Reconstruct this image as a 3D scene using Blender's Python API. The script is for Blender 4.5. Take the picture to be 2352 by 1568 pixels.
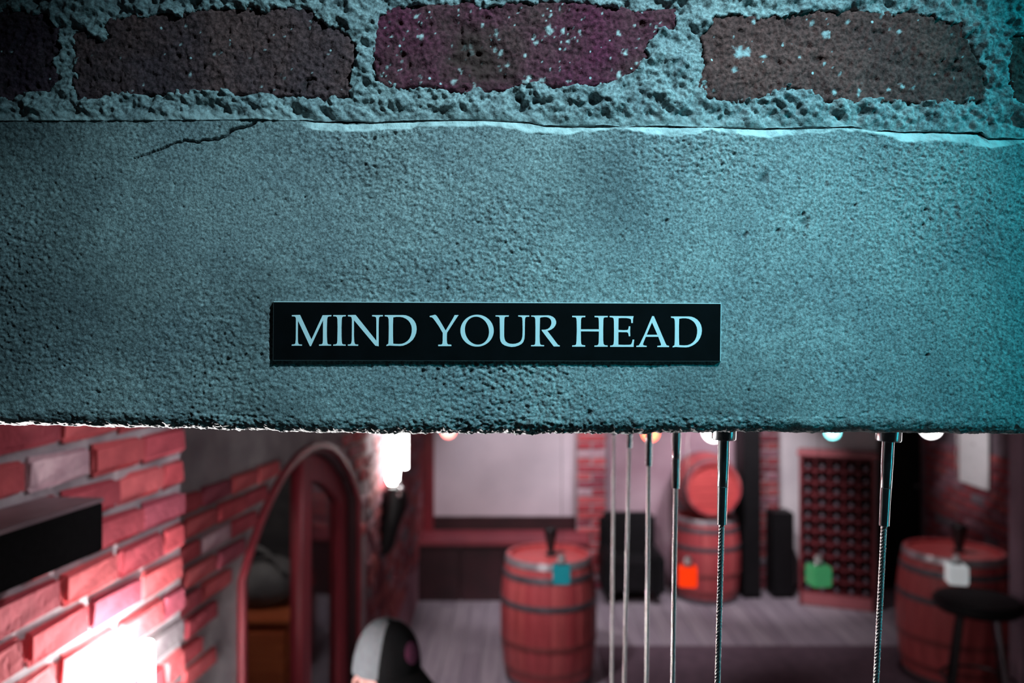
import bpy, bmesh, math, random
import numpy as np
from mathutils import Vector, Matrix

for o in list(bpy.data.objects):
    bpy.data.objects.remove(o)
scene = bpy.context.scene
COL = scene.collection
R = math.radians
rnd = random.Random(7)

# ------------------------------------------------------------------ camera
W, H = 2352, 1568
LENS = 28.0
F = LENS / 36.0 * W            # focal length in pixels
HORIZON = 800.0                # image row of eye level
CZ = 2.35                      # eye height above the lower floor
LY = 0.61                      # distance to the face of the stone lintel
cd = bpy.data.cameras.new('camera')
cam = bpy.data.objects.new('camera', cd)
COL.objects.link(cam)
cam.location = (0, 0, CZ)
cam.rotation_euler = (R(90), 0, 0)
cd.lens = LENS
cd.sensor_width = 36
cd.shift_y = (HORIZON - H / 2) / W
cd.clip_start = 0.02
cd.dof.use_dof = True
cd.dof.focus_distance = LY
cd.dof.aperture_fstop = 4.6
scene.camera = cam

# ------------------------------------------------------------------ world, lights, exposure
world = bpy.data.worlds.new('world')
scene.world = world
world.use_nodes = True
world.node_tree.nodes['Background'].inputs[0].default_value = (0.5, 0.6, 0.7, 1)
world.node_tree.nodes['Background'].inputs[1].default_value = 0.008
scene.view_settings.view_transform = 'Standard'
scene.view_settings.look = 'None'
scene.view_settings.gamma = 1.0
scene.view_settings.use_curve_mapping = False
scene.view_settings.exposure = 0.0


def look(o, target):
    d = Vector(target) - o.location
    o.rotation_euler = d.to_track_quat('-Z', 'Y').to_euler()


def spot(name, loc, target, power, color, size_deg, blend, radius):
    l = bpy.data.lights.new(name, 'SPOT')
    l.energy = power
    l.color = color
    l.spot_size = R(size_deg)
    l.spot_blend = blend
    l.shadow_soft_size = radius
    o = bpy.data.objects.new(name, l)
    COL.objects.link(o)
    o.location = loc
    look(o, target)
    return o


def area(name, loc, target, power, color, sx, sy, spread=180):
    l = bpy.data.lights.new(name, 'AREA')
    l.energy = power
    l.color = color
    l.shape = 'RECTANGLE'
    l.size = sx
    l.size_y = sy
    l.spread = R(spread)
    o = bpy.data.objects.new(name, l)
    COL.objects.link(o)
    o.location = loc
    look(o, target)
    return o


# stair side: cool spotlights on the lintel
spot('stair_spotlight', (0.40, 0.02, CZ + 0.72), (0.005, LY, CZ + 0.045), 48, (0.43, 0.85, 1.0), 52, 1.0, 0.010)
spot('cyan_spotlight', (0.95, 0.02, CZ + 0.52), (0.33, LY, CZ + 0.03), 25, (0.0, 0.76, 0.95), 38, 1.0, 0.02)
# room side: downlights in the ceiling of the lower room
for i, (x, y, tx, ty, p, s) in enumerate([(-0.25, 4.6, 0.20, 5.7, 165, 52), (1.5, 6.0, 1.5, 7.2, 120, 80),
                                          (2.0, 6.3, 2.25, 7.9, 150, 60), (0.35, 6.4, 0.25, 7.9, 96, 70),
                                          (2.70, 5.75, 3.05, 5.75, 30, 50), (0.1, 3.2, -0.8, 3.4, 22, 60),
                                          (0.35, 2.35, -0.80, 1.72, 36, 40)]):
    spot('ceiling_downlight', (x, y, 2.68), (tx, ty, 0.6 if i < 6 else 1.95), p, (1.0, 0.90, 0.98), s, 0.6, 0.04)
spot('side_room_fill', (-1.45, 3.5, 2.2), (-1.36, 4.25, 0.9), 14, (1.0, 0.85, 0.8), 90, 0.6, 0.03)  # unseen fill light, added to bring the chest out of the dark
spot('cable_edge_fill', (-0.80, 1.10, 2.02), (0.20, 0.80, 2.10), 480, (1.0, 0.97, 0.96), 24, 0.6, 0.035)  # unseen light added to whiten the left edges of the cables
spot('notice_fill', (2.3, 5.9, 2.68), (3.87, 6.75, 1.45), 110, (1.0, 0.95, 1.0), 26, 0.8, 0.03)  # unseen light added to brighten the paper notice
spot('lintel_rim_fill', (-0.80, 1.10, 1.92), (-0.32, LY, CZ - 0.07), 300, (1.0, 0.97, 0.96), 46, 0.8, 0.02)  # added light without a fixture, brightens the lower left rim of the lintel


# ------------------------------------------------------------------ pixel helpers (real distances are given as Y)
def PX(px, Y):
    return (px - W / 2) / F * Y


def PZ(py, Y):
    return CZ - (py - HORIZON) / F * Y


def at(px, py, Y):
    return Vector((PX(px, Y), Y, PZ(py, Y)))


# ------------------------------------------------------------------ materials
MATS = {}


def nodes(name):
    m = bpy.data.materials.new(name)
    m.use_nodes = True
    nt = m.node_tree
    b = nt.nodes['Principled BSDF']
    return m, nt, b


def mat(name, c1, c2=None, rough=0.6, metal=0.0, scale=12.0, bump=0.0, bscale=80.0, spec=0.5, stretch=None, emit=None, estr=0.0, objrand=None, detail=4.0):
    if name in MATS:
        return MATS[name]
    m, nt, b = nodes(name)
    N, L = nt.nodes, nt.links
    b.inputs['Roughness'].default_value = rough
    b.inputs['Metallic'].default_value = metal
    b.inputs['Specular IOR Level'].default_value = spec
    tc = N.new('ShaderNodeTexCoord')
    vec = tc.outputs['Object']
    if stretch:
        mp = N.new('ShaderNodeMapping')
        mp.inputs['Scale'].default_value = stretch
        L.new(vec, mp.inputs['Vector'])
        vec = mp.outputs['Vector']
    if c2 is None:
        c2 = tuple(c * 0.8 for c in c1)
    no = N.new('ShaderNodeTexNoise')
    no.inputs['Scale'].default_value = scale
    no.inputs['Detail'].default_value = detail
    L.new(vec, no.inputs['Vector'])
    mix = N.new('ShaderNodeMix')
    mix.data_type = 'RGBA'
    mr = N.new('ShaderNodeMapRange')
    mr.inputs[1].default_value = 0.35
    mr.inputs[2].default_value = 0.65
    L.new(no.outputs['Fac'], mr.inputs[0])
    L.new(mr.outputs[0], mix.inputs[0])
    mix.inputs[6].default_value = (*c1, 1)
    mix.inputs[7].default_value = (*c2, 1)
    colout = mix.outputs[2]
    if objrand:
        oi = N.new('ShaderNodeObjectInfo')
        cr = N.new('ShaderNodeValToRGB')
        cr.color_ramp.interpolation = 'CONSTANT'
        while len(cr.color_ramp.elements) < len(objrand):
            cr.color_ramp.elements.new(0.5)
        for e, (p, c) in zip(cr.color_ramp.elements, objrand):
            e.position = p
            e.color = (*c, 1)
        L.new(oi.outputs['Random'], cr.inputs[0])
        m2 = N.new('ShaderNodeMix')
        m2.data_type = 'RGBA'
        m2.blend_type = 'MULTIPLY'
        m2.inputs[0].default_value = 1.0
        L.new(cr.outputs[0], m2.inputs[6])
        L.new(colout, m2.inputs[7])
        colout = m2.outputs[2]
    L.new(colout, b.inputs['Base Color'])
    if bump > 0:
        n2 = N.new('ShaderNodeTexNoise')
        n2.inputs['Scale'].default_value = bscale
        n2.inputs['Detail'].default_value = 3
        L.new(vec, n2.inputs['Vector'])
        bp = N.new('ShaderNodeBump')
        bp.inputs['Strength'].default_value = bump
        bp.inputs['Distance'].default_value = 0.3 / bscale
        L.new(n2.outputs['Fac'], bp.inputs['Height'])
        L.new(bp.outputs[0], b.inputs['Normal'])
    if emit:
        b.inputs['Emission Color'].default_value = (*emit, 1)
        b.inputs['Emission Strength'].default_value = estr
    MATS[name] = m
    return m


def stone_mat(name, c1, c2, pale, dark, scale, bscale, bstr, specks=0.0, speck_col=(0.7, 0.75, 0.75), rough=0.9):
    """stone with point attributes 'pale' and 'dark' for drips, chipped lip and stains"""
    m, nt, b = nodes(name)
    N, L = nt.nodes, nt.links
    b.inputs['Roughness'].default_value = rough
    b.inputs['Specular IOR Level'].default_value = 0.25
    tc = N.new('ShaderNodeTexCoord')
    vec = tc.outputs['Object']

    def noise(s, d=5, rgh=0.55):
        n = N.new('ShaderNodeTexNoise')
        n.inputs['Scale'].default_value = s
        n.inputs['Detail'].default_value = d
        n.inputs['Roughness'].default_value = rgh
        L.new(vec, n.inputs['Vector'])
        return n.outputs['Fac']

    def mix(f, a, bb, blend='MIX'):
        x = N.new('ShaderNodeMix')
        x.data_type = 'RGBA'
        x.blend_type = blend
        for inp, v in ((0, f), (6, a), (7, bb)):
            if isinstance(v, (tuple, list)):
                x.inputs[inp].default_value = (*v, 1)
            elif isinstance(v, float):
                x.inputs[inp].default_value = v
            else:
                L.new(v, x.inputs[inp])
        return x.outputs[2]

    def rng(v, a, bb, lo=0.0, hi=1.0):
        x = N.new('ShaderNodeMapRange')
        x.inputs[1].default_value = a
        x.inputs[2].default_value = bb
        x.inputs[3].default_value = lo
        x.inputs[4].default_value = hi
        L.new(v, x.inputs[0])
        return x.outputs[0]

    col = mix(rng(noise(scale), 0.36, 0.64), c1, c2)
    g = rng(noise(bscale * 0.6, 2), 0.3, 0.7, 0.40, 1.50)
    vm = N.new('ShaderNodeVectorMath')
    vm.operation = 'SCALE'
    L.new(col, vm.inputs[0])
    L.new(g, vm.inputs['Scale'])
    col = vm.outputs[0]
    if specks > 0:
        v = N.new('ShaderNodeTexVoronoi')
        v.inputs['Scale'].default_value = 130
        L.new(vec, v.inputs['Vector'])
        s = rng(v.outputs['Distance'], 0.10, 0.16, 1.0, 0.0)
        sp = N.new('ShaderNodeSeparateColor')
        L.new(v.outputs['Color'], sp.inputs[0])
        s2 = rng(sp.outputs[0], 1 - specks, 1 - specks + 0.02)
        ml = N.new('ShaderNodeMath')
        ml.operation = 'MULTIPLY'
        L.new(s, ml.inputs[0])
        L.new(s2, ml.inputs[1])
        col = mix(ml.outputs[0], col, speck_col)
    for an, c in (('pale', pale), ('dark', dark)):
        a = N.new('ShaderNodeAttribute')
        a.attribute_name = an
        col = mix(a.outputs['Fac'], col, c)
    L.new(col, b.inputs['Base Color'])
    bp = N.new('ShaderNodeBump')
    bp.inputs['Strength'].default_value = bstr
    bp.inputs['Distance'].default_value = 0.0006
    L.new(noise(bscale, 3), bp.inputs['Height'])
    L.new(bp.outputs[0], b.inputs['Normal'])
    return m


# ------------------------------------------------------------------ mesh helpers
def link(o, parent=None):
    COL.objects.link(o)
    if parent is not None:
        o.parent = parent
    return o


def mesh_obj(name, verts, faces, m=None, parent=None, smooth=False):
    me = bpy.data.meshes.new(name)
    me.from_pydata([tuple(v) for v in verts], [], faces)
    me.update()
    if smooth:
        me.polygons.foreach_set('use_smooth', [True] * len(me.polygons))
    o = bpy.data.objects.new(name, me)
    if m:
        me.materials.append(m)
    return link(o, parent)


def grid_obj(name, P, m, parent=None, keep=None, attrs=None):
    """P: rows x cols x 3 array"""
    r, c, _ = P.shape
    idx = np.arange(r * c).reshape(r, c)
    q = np.stack([idx[:-1, :-1], idx[1:, :-1], idx[1:, 1:], idx[:-1, 1:]], -1).reshape(-1, 4)
    V = P.reshape(-1, 3)
    if keep is not None:
        q = q[keep[q].all(1)]
        used = np.zeros(len(V), bool)
        used[q.ravel()] = True
        remap = np.cumsum(used) - 1
        q = remap[q]
        V = V[used]
        if attrs:
            attrs = {k: v.reshape(-1)[used] for k, v in attrs.items()}
    me = bpy.data.meshes.new(name)
    me.vertices.add(len(V))
    me.vertices.foreach_set('co', np.ascontiguousarray(V, np.float32).ravel())
    me.loops.add(len(q) * 4)
    me.loops.foreach_set('vertex_index', q.astype(np.int32).ravel())
    me.polygons.add(len(q))
    me.polygons.foreach_set('loop_start', np.arange(0, len(q) * 4, 4, dtype=np.int32))
    me.polygons.foreach_set('use_smooth', np.ones(len(q), bool))
    me.update(calc_edges=True)
    for k, v in (attrs or {}).items():
        a = me.attributes.new(k, 'FLOAT', 'POINT')
        a.data.foreach_set('value', np.ascontiguousarray(v, np.float32).ravel())
    me.materials.append(m)
    o = bpy.data.objects.new(name, me)
    return link(o, parent)


class MB:
    def __init__(self):
        self.v = []
        self.f = []

    def add(self, verts, faces):
        n = len(self.v)
        self.v += [Vector(v) for v in verts]
        self.f += [tuple(i + n for i in f) for f in faces]
        return self

    def box(self, c, s, rz=0.0, M=None):
        x, y, z = s[0] / 2, s[1] / 2, s[2] / 2
        vs = [Vector((a * x, b * y, d * z)) for a in (-1, 1) for b in (-1, 1) for d in (-1, 1)]
        m = Matrix.Translation(c) @ Matrix.Rotation(rz, 4, 'Z')
        if M is not None:
            m = M @ m
        return self.add([m @ v for v in vs], [(0, 1, 3, 2), (4, 6, 7, 5), (0, 4, 5, 1), (2, 3, 7, 6), (0, 2, 6, 4), (1, 5, 7, 3)])

    def lathe(self, prof, n=24, M=None, cap=True):
        base = []
        for r, z in prof:
            for k in range(n):
                a = 2 * math.pi * k / n
                base.append(Vector((r * math.cos(a), r * math.sin(a), z)))
        fs = []
        for i in range(len(prof) - 1):
            for k in range(n):
                k2 = (k + 1) % n
                fs.append((i * n + k, i * n + k2, (i + 1) * n + k2, (i + 1) * n + k))
        if cap:
            fs.append(tuple(range(n - 1, -1, -1)))
            fs.append(tuple((len(prof) - 1) * n + k for k in range(n)))
        if M is not None:
            base = [M @ v for v in base]
        return self.add(base, fs)

    def tube(self, pts, r, n=10):
        pts = [Vector(p) for p in pts]
        rs = r if isinstance(r, (list, tuple)) else [r] * len(pts)
        base, fs = [], []
        prev = None
        for i, p in enumerate(pts):
            d = (pts[min(i + 1, len(pts) - 1)] - pts[max(i - 1, 0)]).normalized()
            a = prev if prev is not None else (Vector((0, 0, 1)) if abs(d.z) < 0.9 else Vector((1, 0, 0)))
            u = (a - d * a.dot(d)).normalized()
            prev = u
            w = d.cross(u)
            for k in range(n):
                t = 2 * math.pi * k / n
                base.append(p + (u * math.cos(t) + w * math.sin(t)) * rs[i])
        for i in range(len(pts) - 1):
            for k in range(n):
                k2 = (k + 1) % n
                fs.append((i * n + k, i * n + k2, (i + 1) * n + k2, (i + 1) * n + k))
        fs.append(tuple(range(n - 1, -1, -1)))
        fs.append(tuple((len(pts) - 1) * n + k for k in range(n)))
        return self.add(base, fs)

    def ball(self, c, s, nu=20, nv=12, M=None):
        prof = []
        vs, fs = [], []
        for j in range(nv + 1):
            ph = math.pi * j / nv
            for k in range(nu):
                a = 2 * math.pi * k / nu
                v = Vector((math.sin(ph) * math.cos(a) * s[0], math.sin(ph) * math.sin(a) * s[1], math.cos(ph) * s[2]))
                if M is not None:
                    v = M @ v
                vs.append(v + Vector(c))
        for j in range(nv):
            for k in range(nu):
                k2 = (k + 1) % nu
                fs.append((j * nu + k, (j + 1) * nu + k, (j + 1) * nu + k2, j * nu + k2))
        return self.add(vs, fs)

    def build(self, name, m, parent=None, smooth=False, bevel=0.0):
        o = mesh_obj(name, self.v, self.f, m, parent, False)
        me = o.data
        bm = bmesh.new()
        bm.from_mesh(me)
        bmesh.ops.remove_doubles(bm, verts=bm.verts, dist=1e-6)
        if bevel > 0:
            bmesh.ops.bevel(bm, geom=list(bm.edges), offset=bevel, segments=2, affect='EDGES', clamp_overlap=True)
        bmesh.ops.recalc_face_normals(bm, faces=bm.faces)
        bm.to_mesh(me)
        bm.free()
        if smooth:
            me.polygons.foreach_set('use_smooth', [True] * len(me.polygons))
            me.set_sharp_from_angle(angle=R(40))
        return o


def tag(o, label=None, cat=None, group=None, kind=None):
    if label:
        o['label'] = label
    if cat:
        o['category'] = cat
    if group:
        o['group'] = group
    if kind:
        o['kind'] = kind
    return o


def empty(name, loc=(0, 0, 0), rz=0.0):
    o = bpy.data.objects.new(name, None)
    o.empty_display_size = 0.1
    o.location = loc
    o.rotation_euler = (0, 0, rz)
    return link(o)


def copy_tree(o, parent=None):
    c = o.copy()
    COL.objects.link(c)
    c.parent = parent
    for ch in [k for k in bpy.data.objects if k.parent == o]:
        copy_tree(ch, c)
    return c


def fill_outline(name, loops, depth, m, xf, parent=None):
    """closed 2-D loops (with holes) filled and given a thickness; xf maps local (x, y, z) to world"""
    cu = bpy.data.curves.new(name, 'CURVE')
    cu.dimensions = '2D'
    cu.fill_mode = 'BOTH'
    cu.extrude = depth / 2
    for lp in loops:
        s = cu.splines.new('POLY')
        s.points.add(len(lp) - 1)
        for p, (x, y) in zip(s.points, lp):
            p.co = (x, y, 0, 1)
        s.use_cyclic_u = True
    t = bpy.data.objects.new(name + '_outline', cu)
    COL.objects.link(t)
    bpy.context.view_layer.update()
    dg = bpy.context.evaluated_depsgraph_get()
    me = bpy.data.meshes.new_from_object(t.evaluated_get(dg))
    bpy.data.objects.remove(t)
    bpy.data.curves.remove(cu)
    me.name = name
    for v in me.vertices:
        v.co = xf(v.co)
    me.materials.clear()
    me.materials.append(m)
    me.update()
    bm = bmesh.new()
    bm.from_mesh(me)
    bmesh.ops.remove_doubles(bm, verts=bm.verts, dist=1e-7)
    bmesh.ops.recalc_face_normals(bm, faces=bm.faces)
    bm.to_mesh(me)
    bm.free()
    o = bpy.data.objects.new(name, me)
    return link(o, parent)


# ------------------------------------------------------------------ numpy noise
def vnoise(x, y, seed):
    tab = np.random.RandomState(seed).rand(512, 512)
    ix = np.floor(x).astype(int)
    iy = np.floor(y).astype(int)
    fx = x - ix
    fy = y - iy
    fx = fx * fx * (3 - 2 * fx)
    fy = fy * fy * (3 - 2 * fy)
    a = tab[iy % 512, ix % 512]
    b = tab[iy % 512, (ix + 1) % 512]
    c = tab[(iy + 1) % 512, ix % 512]
    d = tab[(iy + 1) % 512, (ix + 1) % 512]
    return (a + (b - a) * fx) * (1 - fy) + (c + (d - c) * fx) * fy - 0.5


def fbm(x, y, wl, octv, seed, gain=0.5):
    r = 0
    amp = 1.0
    for k in range(octv):
        # rotate each octave so that no lattice lines up with the axes
        a = 0.5 + 1.1 * k
        u = (x * math.cos(a) - y * math.sin(a)) / wl
        v = (x * math.sin(a) + y * math.cos(a)) / wl
        r = r + amp * vnoise(u + 37.3 * k, v + 11.1 * k, seed + k)
        wl *= 0.5
        amp *= gain
    return r


def sdist(X, Y, poly):
    """signed distance, positive inside"""
    inside = np.zeros(X.shape, bool)
    d = np.full(X.shape, 1e9)
    n = len(poly)
    for i in range(n):
        x0, y0 = poly[i]
        x1, y1 = poly[(i + 1) % n]
        dx, dy = x1 - x0, y1 - y0
        t = np.clip(((X - x0) * dx + (Y - y0) * dy) / (dx * dx + dy * dy + 1e-12), 0, 1)
        d = np.minimum(d, np.hypot(X - x0 - t * dx, Y - y0 - t * dy))
        c = ((y0 > Y) != (y1 > Y)) & (X < dx * (Y - y0) / (dy + 1e-12) + x0)
        inside ^= c
    return np.where(inside, d, -d)


def pldist(X, Y, pts):
    d = np.full(X.shape, 1e9)
    for (x0, y0), (x1, y1) in zip(pts[:-1], pts[1:]):
        dx, dy = x1 - x0, y1 - y0
        t = np.clip(((X - x0) * dx + (Y - y0) * dy) / (dx * dx + dy * dy + 1e-12), 0, 1)
        d = np.minimum(d, np.hypot(X - x0 - t * dx, Y - y0 - t * dy))
    return d


S = LY / F        # metres for one pixel on the lintel face


def tri(px, pts):
    return np.interp(px, [p[0] for p in pts], [p[1] for p in pts])


# ------------------------------------------------------------------ stone lintel
dense = np.arange(-0.44, 0.44, 0.00088)
xs = np.concatenate([np.linspace(-1.02, -0.445, 60), dense, np.linspace(0.445, 1.02, 60)])
pxs = xs / S + W / 2
TOP = [(0, 275), (300, 275), (600, 272), (690, 277), (850, 281), (1000, 276), (1100, 275), (1215, 280), (1250, 288), (1300, 290),
       (1400, 292), (1500, 289), (1620, 291), (1700, 295), (1850, 294), (1960, 292), (2010, 300), (2200, 304), (2262, 304), (2275, 318), (2352, 320)]
LIP = [(690, 283), (720, 298), (780, 303), (900, 298), (984, 290), (1120, 289), (1205, 303), (1290, 311), (1358, 303), (1426, 296), (1494, 309),
       (1552, 317), (1620, 301), (1688, 303), (1763, 318), (1841, 309), (1926, 297), (1994, 306), (2079, 327), (2149, 323), (2215, 328), (2283, 340), (2352, 330)]
BOT = [(0, 974), (300, 980), (600, 988), (850, 994), (1100, 996), (1300, 992), (1560, 991), (1700, 990), (2000, 993), (2352, 996)]
ztop = CZ - (tri(pxs, TOP) - HORIZON) * S
ziplo = CZ - (tri(pxs, LIP) - HORIZON + 7 * fbm(xs, xs * 0, 0.009, 3, 66)) * S
ER = 0.0125
DEP = LY + 0.79                   # back of the thick wall
zbot = CZ - (tri(pxs, BOT) - HORIZON) * (LY + ER) / F
haslip = np.clip((pxs - 690) / 25, 0, 1)

rows_Y, rows_Z, rows_N, rows_s, rows_kind = [], [], [], [], []
for k in range(6):
    t = (5 - k) / 5.0
    rows_Y.append(np.full_like(xs, LY + 0.0002 + 0.05 * t))
    rows_Z.append(ztop.copy())
    rows_N.append((0, 0, 1.0))
    rows_kind.append(0)
NF = 285
for k in range(NF):
    f = (k + 0.5) / NF
    z = ztop + (zbot + ER - ztop) * f
    rows_Y.append(np.full_like(xs, LY))
    rows_Z.append(z)
    rows_N.append((0, -1.0, 0))
    rows_kind.append(1)
for k in range(26):
    th = math.pi / 2 * k / 25
    rows_Y.append(np.full_like(xs, LY + ER - ER * math.cos(th)))
    rows_Z.append(zbot + ER - ER * math.sin(th))
    rows_N.append((0, -math.cos(th), -math.sin(th)))
    rows_kind.append(2)
for k in range(1, 46):
    t = (k / 45.0) ** 1.8
    rows_Y.append(np.full_like(xs, LY + ER + (DEP - LY - ER) * t))
    rows_Z.append(zbot.copy())
    rows_N.append((0, 0, -1.0))
    rows_kind.append(3)
GY = np.array(rows_Y)
GZ = np.array(rows_Z)
GX = np.broadcast_to(xs, GY.shape).copy()
NR = np.array(rows_N)
KD = np.array(rows_kind)[:, None]
SS = np.vstack([np.zeros((1, len(xs))), np.cumsum(np.hypot(np.diff(GY, axis=0), np.diff(GZ, axis=0)), axis=0)])
PXg = GX / S + W / 2
PYg = HORIZON - (GZ - CZ) / S
fine = fbm(GX, SS * 1.25, 0.0026, 2, 11, 0.8)
mid = fbm(GX, SS, 0.009, 2, 21)
big = fbm(GX, SS, 0.09, 3, 31)
rough_zone = np.clip(0.75 + 1.6 * fbm(GX, SS, 0.11, 2, 41), 0.35, 1.5)
hh = 0.00140 * fine * rough_zone + 0.0004 * mid + 0.0016 * big
hh = np.where(KD == 2, hh * 1.25 + 0.0009 * mid, hh)
hh = np.where((KD == 0), hh * 0.2, hh)
# pits
prs = np.random.RandomState(5)
pit = np.zeros(GX.shape)
dark = np.zeros(GX.shape)
pale = np.zeros(GX.shape)


def local(cx, cy, rad):
    c0, c1 = np.searchsorted(xs, [(cx - W / 2 - rad) * S, (cx - W / 2 + rad) * S])
    f0 = (cy - rad - 272) / (985 - 272) * NF + 6
    f1 = (cy + rad - 272) / (960 - 272) * NF + 6
    r0, r1 = int(max(6, f0 - 4)), int(min(6 + NF + 26, f1 + 8))
    return slice(r0, max(r0 + 1, r1)), slice(c0, max(c1, c0 + 1))


for k in range(1500):
    cx, cy, rr = prs.uniform(0, W), prs.uniform(290, 975), prs.uniform(1.8, 4.2)
    sl = local(cx, cy, rr * 1.5)
    d = np.hypot(PXg[sl] - cx, (PYg[sl] - cy) * 1.1) / rr
    pit[sl] = np.maximum(pit[sl], np.clip(1.2 - d, 0, 1) * 0.0012)
for cx, cy, rr in [(1753, 411, 11), (1848, 508, 9), (1845, 492, 5), (1852, 520, 5), (1530, 507, 5), (970, 853, 5), (1004, 850, 5), (1082, 853, 4), (520, 826, 4),
                   (598, 815, 4), (562, 815, 4), (1352, 949, 7), (1966, 470, 4), (2127, 480, 5), (2132, 815, 4), (700, 452, 3), (1710, 540, 6), (1785, 530, 6)]:
    sl = local(cx, cy, rr * 2)
    wob = 1 + 0.5 * fbm(GX[sl], SS[sl], 0.004, 2, 77)
    d = np.hypot(PXg[sl] - cx + 0.4 * (PYg[sl] - cy), (PYg[sl] - cy)) / rr / wob
    a = np.clip(1.4 - d, 0, 1)
    pit[sl] = np.maximum(pit[sl], a * 0.0022)
    dark[sl] = np.maximum(dark[sl], np.clip(1.3 - d, 0, 1) * 0.75)
# crack near the left end of the top edge
crack = [(585, 279), (578, 285), (560, 290), (545, 294), (530, 300), (522, 309), (516, 314), (495, 318), (470, 322), (455, 325), (437, 324), (421, 322), (400, 330),
         (380, 338), (362, 343), (345, 350), (325, 358), (308, 361)]
sl = local(450, 320, 160)
dc = pldist(PXg[sl] + 3 * fbm(GX[sl], SS[sl], 0.004, 2, 55), PYg[sl] + 5 * fbm(GX[sl], SS[sl], 0.005, 2, 56), crack)
wid = 1.2 + 2.0 * np.clip((PXg[sl] - 300) / 230, 0, 1)
cr = np.clip(1.3 - dc / wid, 0, 1)
pit[sl] = np.maximum(pit[sl], cr * 0.0042)
dark[sl] = np.maximum(dark[sl], cr * 0.8)
# chipped pale lip along the top edge
inlip = np.clip((GZ - ziplo) / (ztop - ziplo + 1e-9), 0, 1) * haslip * (KD == 1)
chamf = np.where(inlip > 0, (GZ - ziplo) * 0.55 * haslip, 0) * (KD == 1)
softlip = np.clip((GZ - ziplo) / 0.0012 + 0.5, 0, 1) * haslip * (KD == 1)
pale = np.maximum(pale, softlip * (0.74 + 0.9 * fbm(GX, SS, 0.012, 4, 61, 0.65)))
hh = np.where(inlip > 0, hh * 0.35 + 0.0022 * fbm(GX, SS * 2, 0.016, 4, 62, 0.6), hh)
GYo = np.where(KD == 0, np.maximum(0, 0), 0)
# pale drips
for cx, cy, w, l, s in [(1168, 492, 6, 24, .8), (1287, 626, 5, 7, .5), (322, 380, 4, 17, .5), (257, 455, 4, 15, .5), (397, 435, 4, 20, .4), (690, 500, 4, 25, .3), (725, 610, 3, 17, .45),
                        (256, 580, 5, 28, .25), (2222, 850, 6, 40, .3), (2110, 860, 4, 30, .2), (283, 830, 3, 16, .35), (670, 440, 4, 14, .4), (42, 505, 4, 18, .3), (575, 888, 3, 12, .4),
                        (2050, 740, 6, 18, .25), (1830, 830, 3, 8, .5), (1700, 940, 4, 30, .2), (1560, 930, 4, 30, .2), (1480, 900, 3, 26, .2), (1620, 880, 3, 20, .25), (1945, 858, 4, 5, .6), (1975, 880, 3, 4, .6)]:
    sl = local(cx, cy, l * 1.6)
    d = np.hypot((PXg[sl] - cx + 0.15 * (PYg[sl] - cy)) / w, (PYg[sl] - cy) / l)
    pale[sl] = np.maximum(pale[sl], np.clip(1.25 - d, 0, 1) * s * np.clip(0.7 + 1.2 * fbm(GX[sl], SS[sl], 0.004, 2, 88), 0, 1))
for k in range(900):
    cx, cy = prs.uniform(0, W), prs.uniform(300, 960)
    sl = local(cx, cy, 3.2)
    d = np.hypot(PXg[sl] - cx, PYg[sl] - cy) / prs.uniform(1.2, 2.6)
    pale[sl] = np.maximum(pale[sl], np.clip(1.2 - d, 0, 1) * 0.5)
# broad grey weather stains
stain = np.clip(fbm(GX, SS, 0.16, 3, 71) * 2.4 - 0.12, 0, 1) * 0.5
dark = np.maximum(dark, np.where((KD == 1) & (inlip <= 0), stain, 0))
disp = hh - pit
P = np.stack([GX + NR[:, None, 0] * disp, GY + NR[:, None, 1] * disp + chamf, GZ + NR[:, None, 2] * disp], -1)
# the return on top follows the chamfer back
P[:6, :, 1] += chamf[6][None, :] + 0.0004
MAT_LINTEL = stone_mat('lintel_stone', (0.34, 0.35, 0.345), (0.25, 0.262, 0.268), (0.70, 0.72, 0.70), (0.045, 0.047, 0.05), 16, 900, 0.9)
lintel = grid_obj('stone_lintel', P[::-1], MAT_LINTEL, None, None, {'pale': pale[::-1], 'dark': dark[::-1]})
tag(lintel, 'smooth grey stone lintel with cracked top edge above the opening', 'lintel')

# ------------------------------------------------------------------ brickwork above the lintel
BR = {}
BR['b1'] = [(-520, 25), (-300, 15), (-100, 12), (60, 22), (120, 28), (131, 60), (133, 190), (112, 206), (60, 213), (25, 232), (-200, 226), (-520, 228)]
BR['b2'] = [(248, 40), (300, 31), (400, 25), (480, 18), (560, 14), (640, 15), (715, 15), (740, 50), (790, 72), (812, 95), (816, 130), (812, 180), (802, 216), (740, 225), (660, 222),
            (560, 218), (470, 214), (380, 217), (296, 219), (220, 229), (170, 231), (165, 180), (167, 120), (167, 71), (195, 72), (232, 92), (246, 80), (236, 58)]
BR['b3'] = [(892, 14), (984, 7), (1154, 2), (1290, 5), (1409, 7), (1477, 24), (1511, 20), (1555, 14), (1557, 61), (1518, 75), (1498, 95), (1491, 129), (1464, 160), (1426, 180), (1375, 194),
            (1290, 200), (1198, 190), (1154, 207), (1069, 214), (1018, 204), (970, 197), (916, 200), (879, 198), (858, 170), (854, 102), (858, 41), (872, 34)]
BR['b4'] = [(1637, 31), (1688, 29), (1739, 31), (1892, 24), (2011, 22), (2130, 29), (2181, 43), (2219, 44), (2224, 85), (2238, 119), (2264, 163), (2262, 231), (2198, 238), (2096, 235), (1994, 231),
            (1892, 235), (1846, 210), (1817, 204), (1773, 222), (1715, 235), (1654, 235), (1622, 218), (1606, 194), (1618, 146), (1613, 85), (1630, 51)]
BR['b5'] = [(2319, 80), (2400, 72), (2620, 66), (2960, 72), (2960, 242), (2600, 250), (2345, 247), (2330, 230), (2318, 150)]
BR['u0'] = [(-900, -205), (-260, -212), (-258, -22), (-900, -18)]
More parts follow.
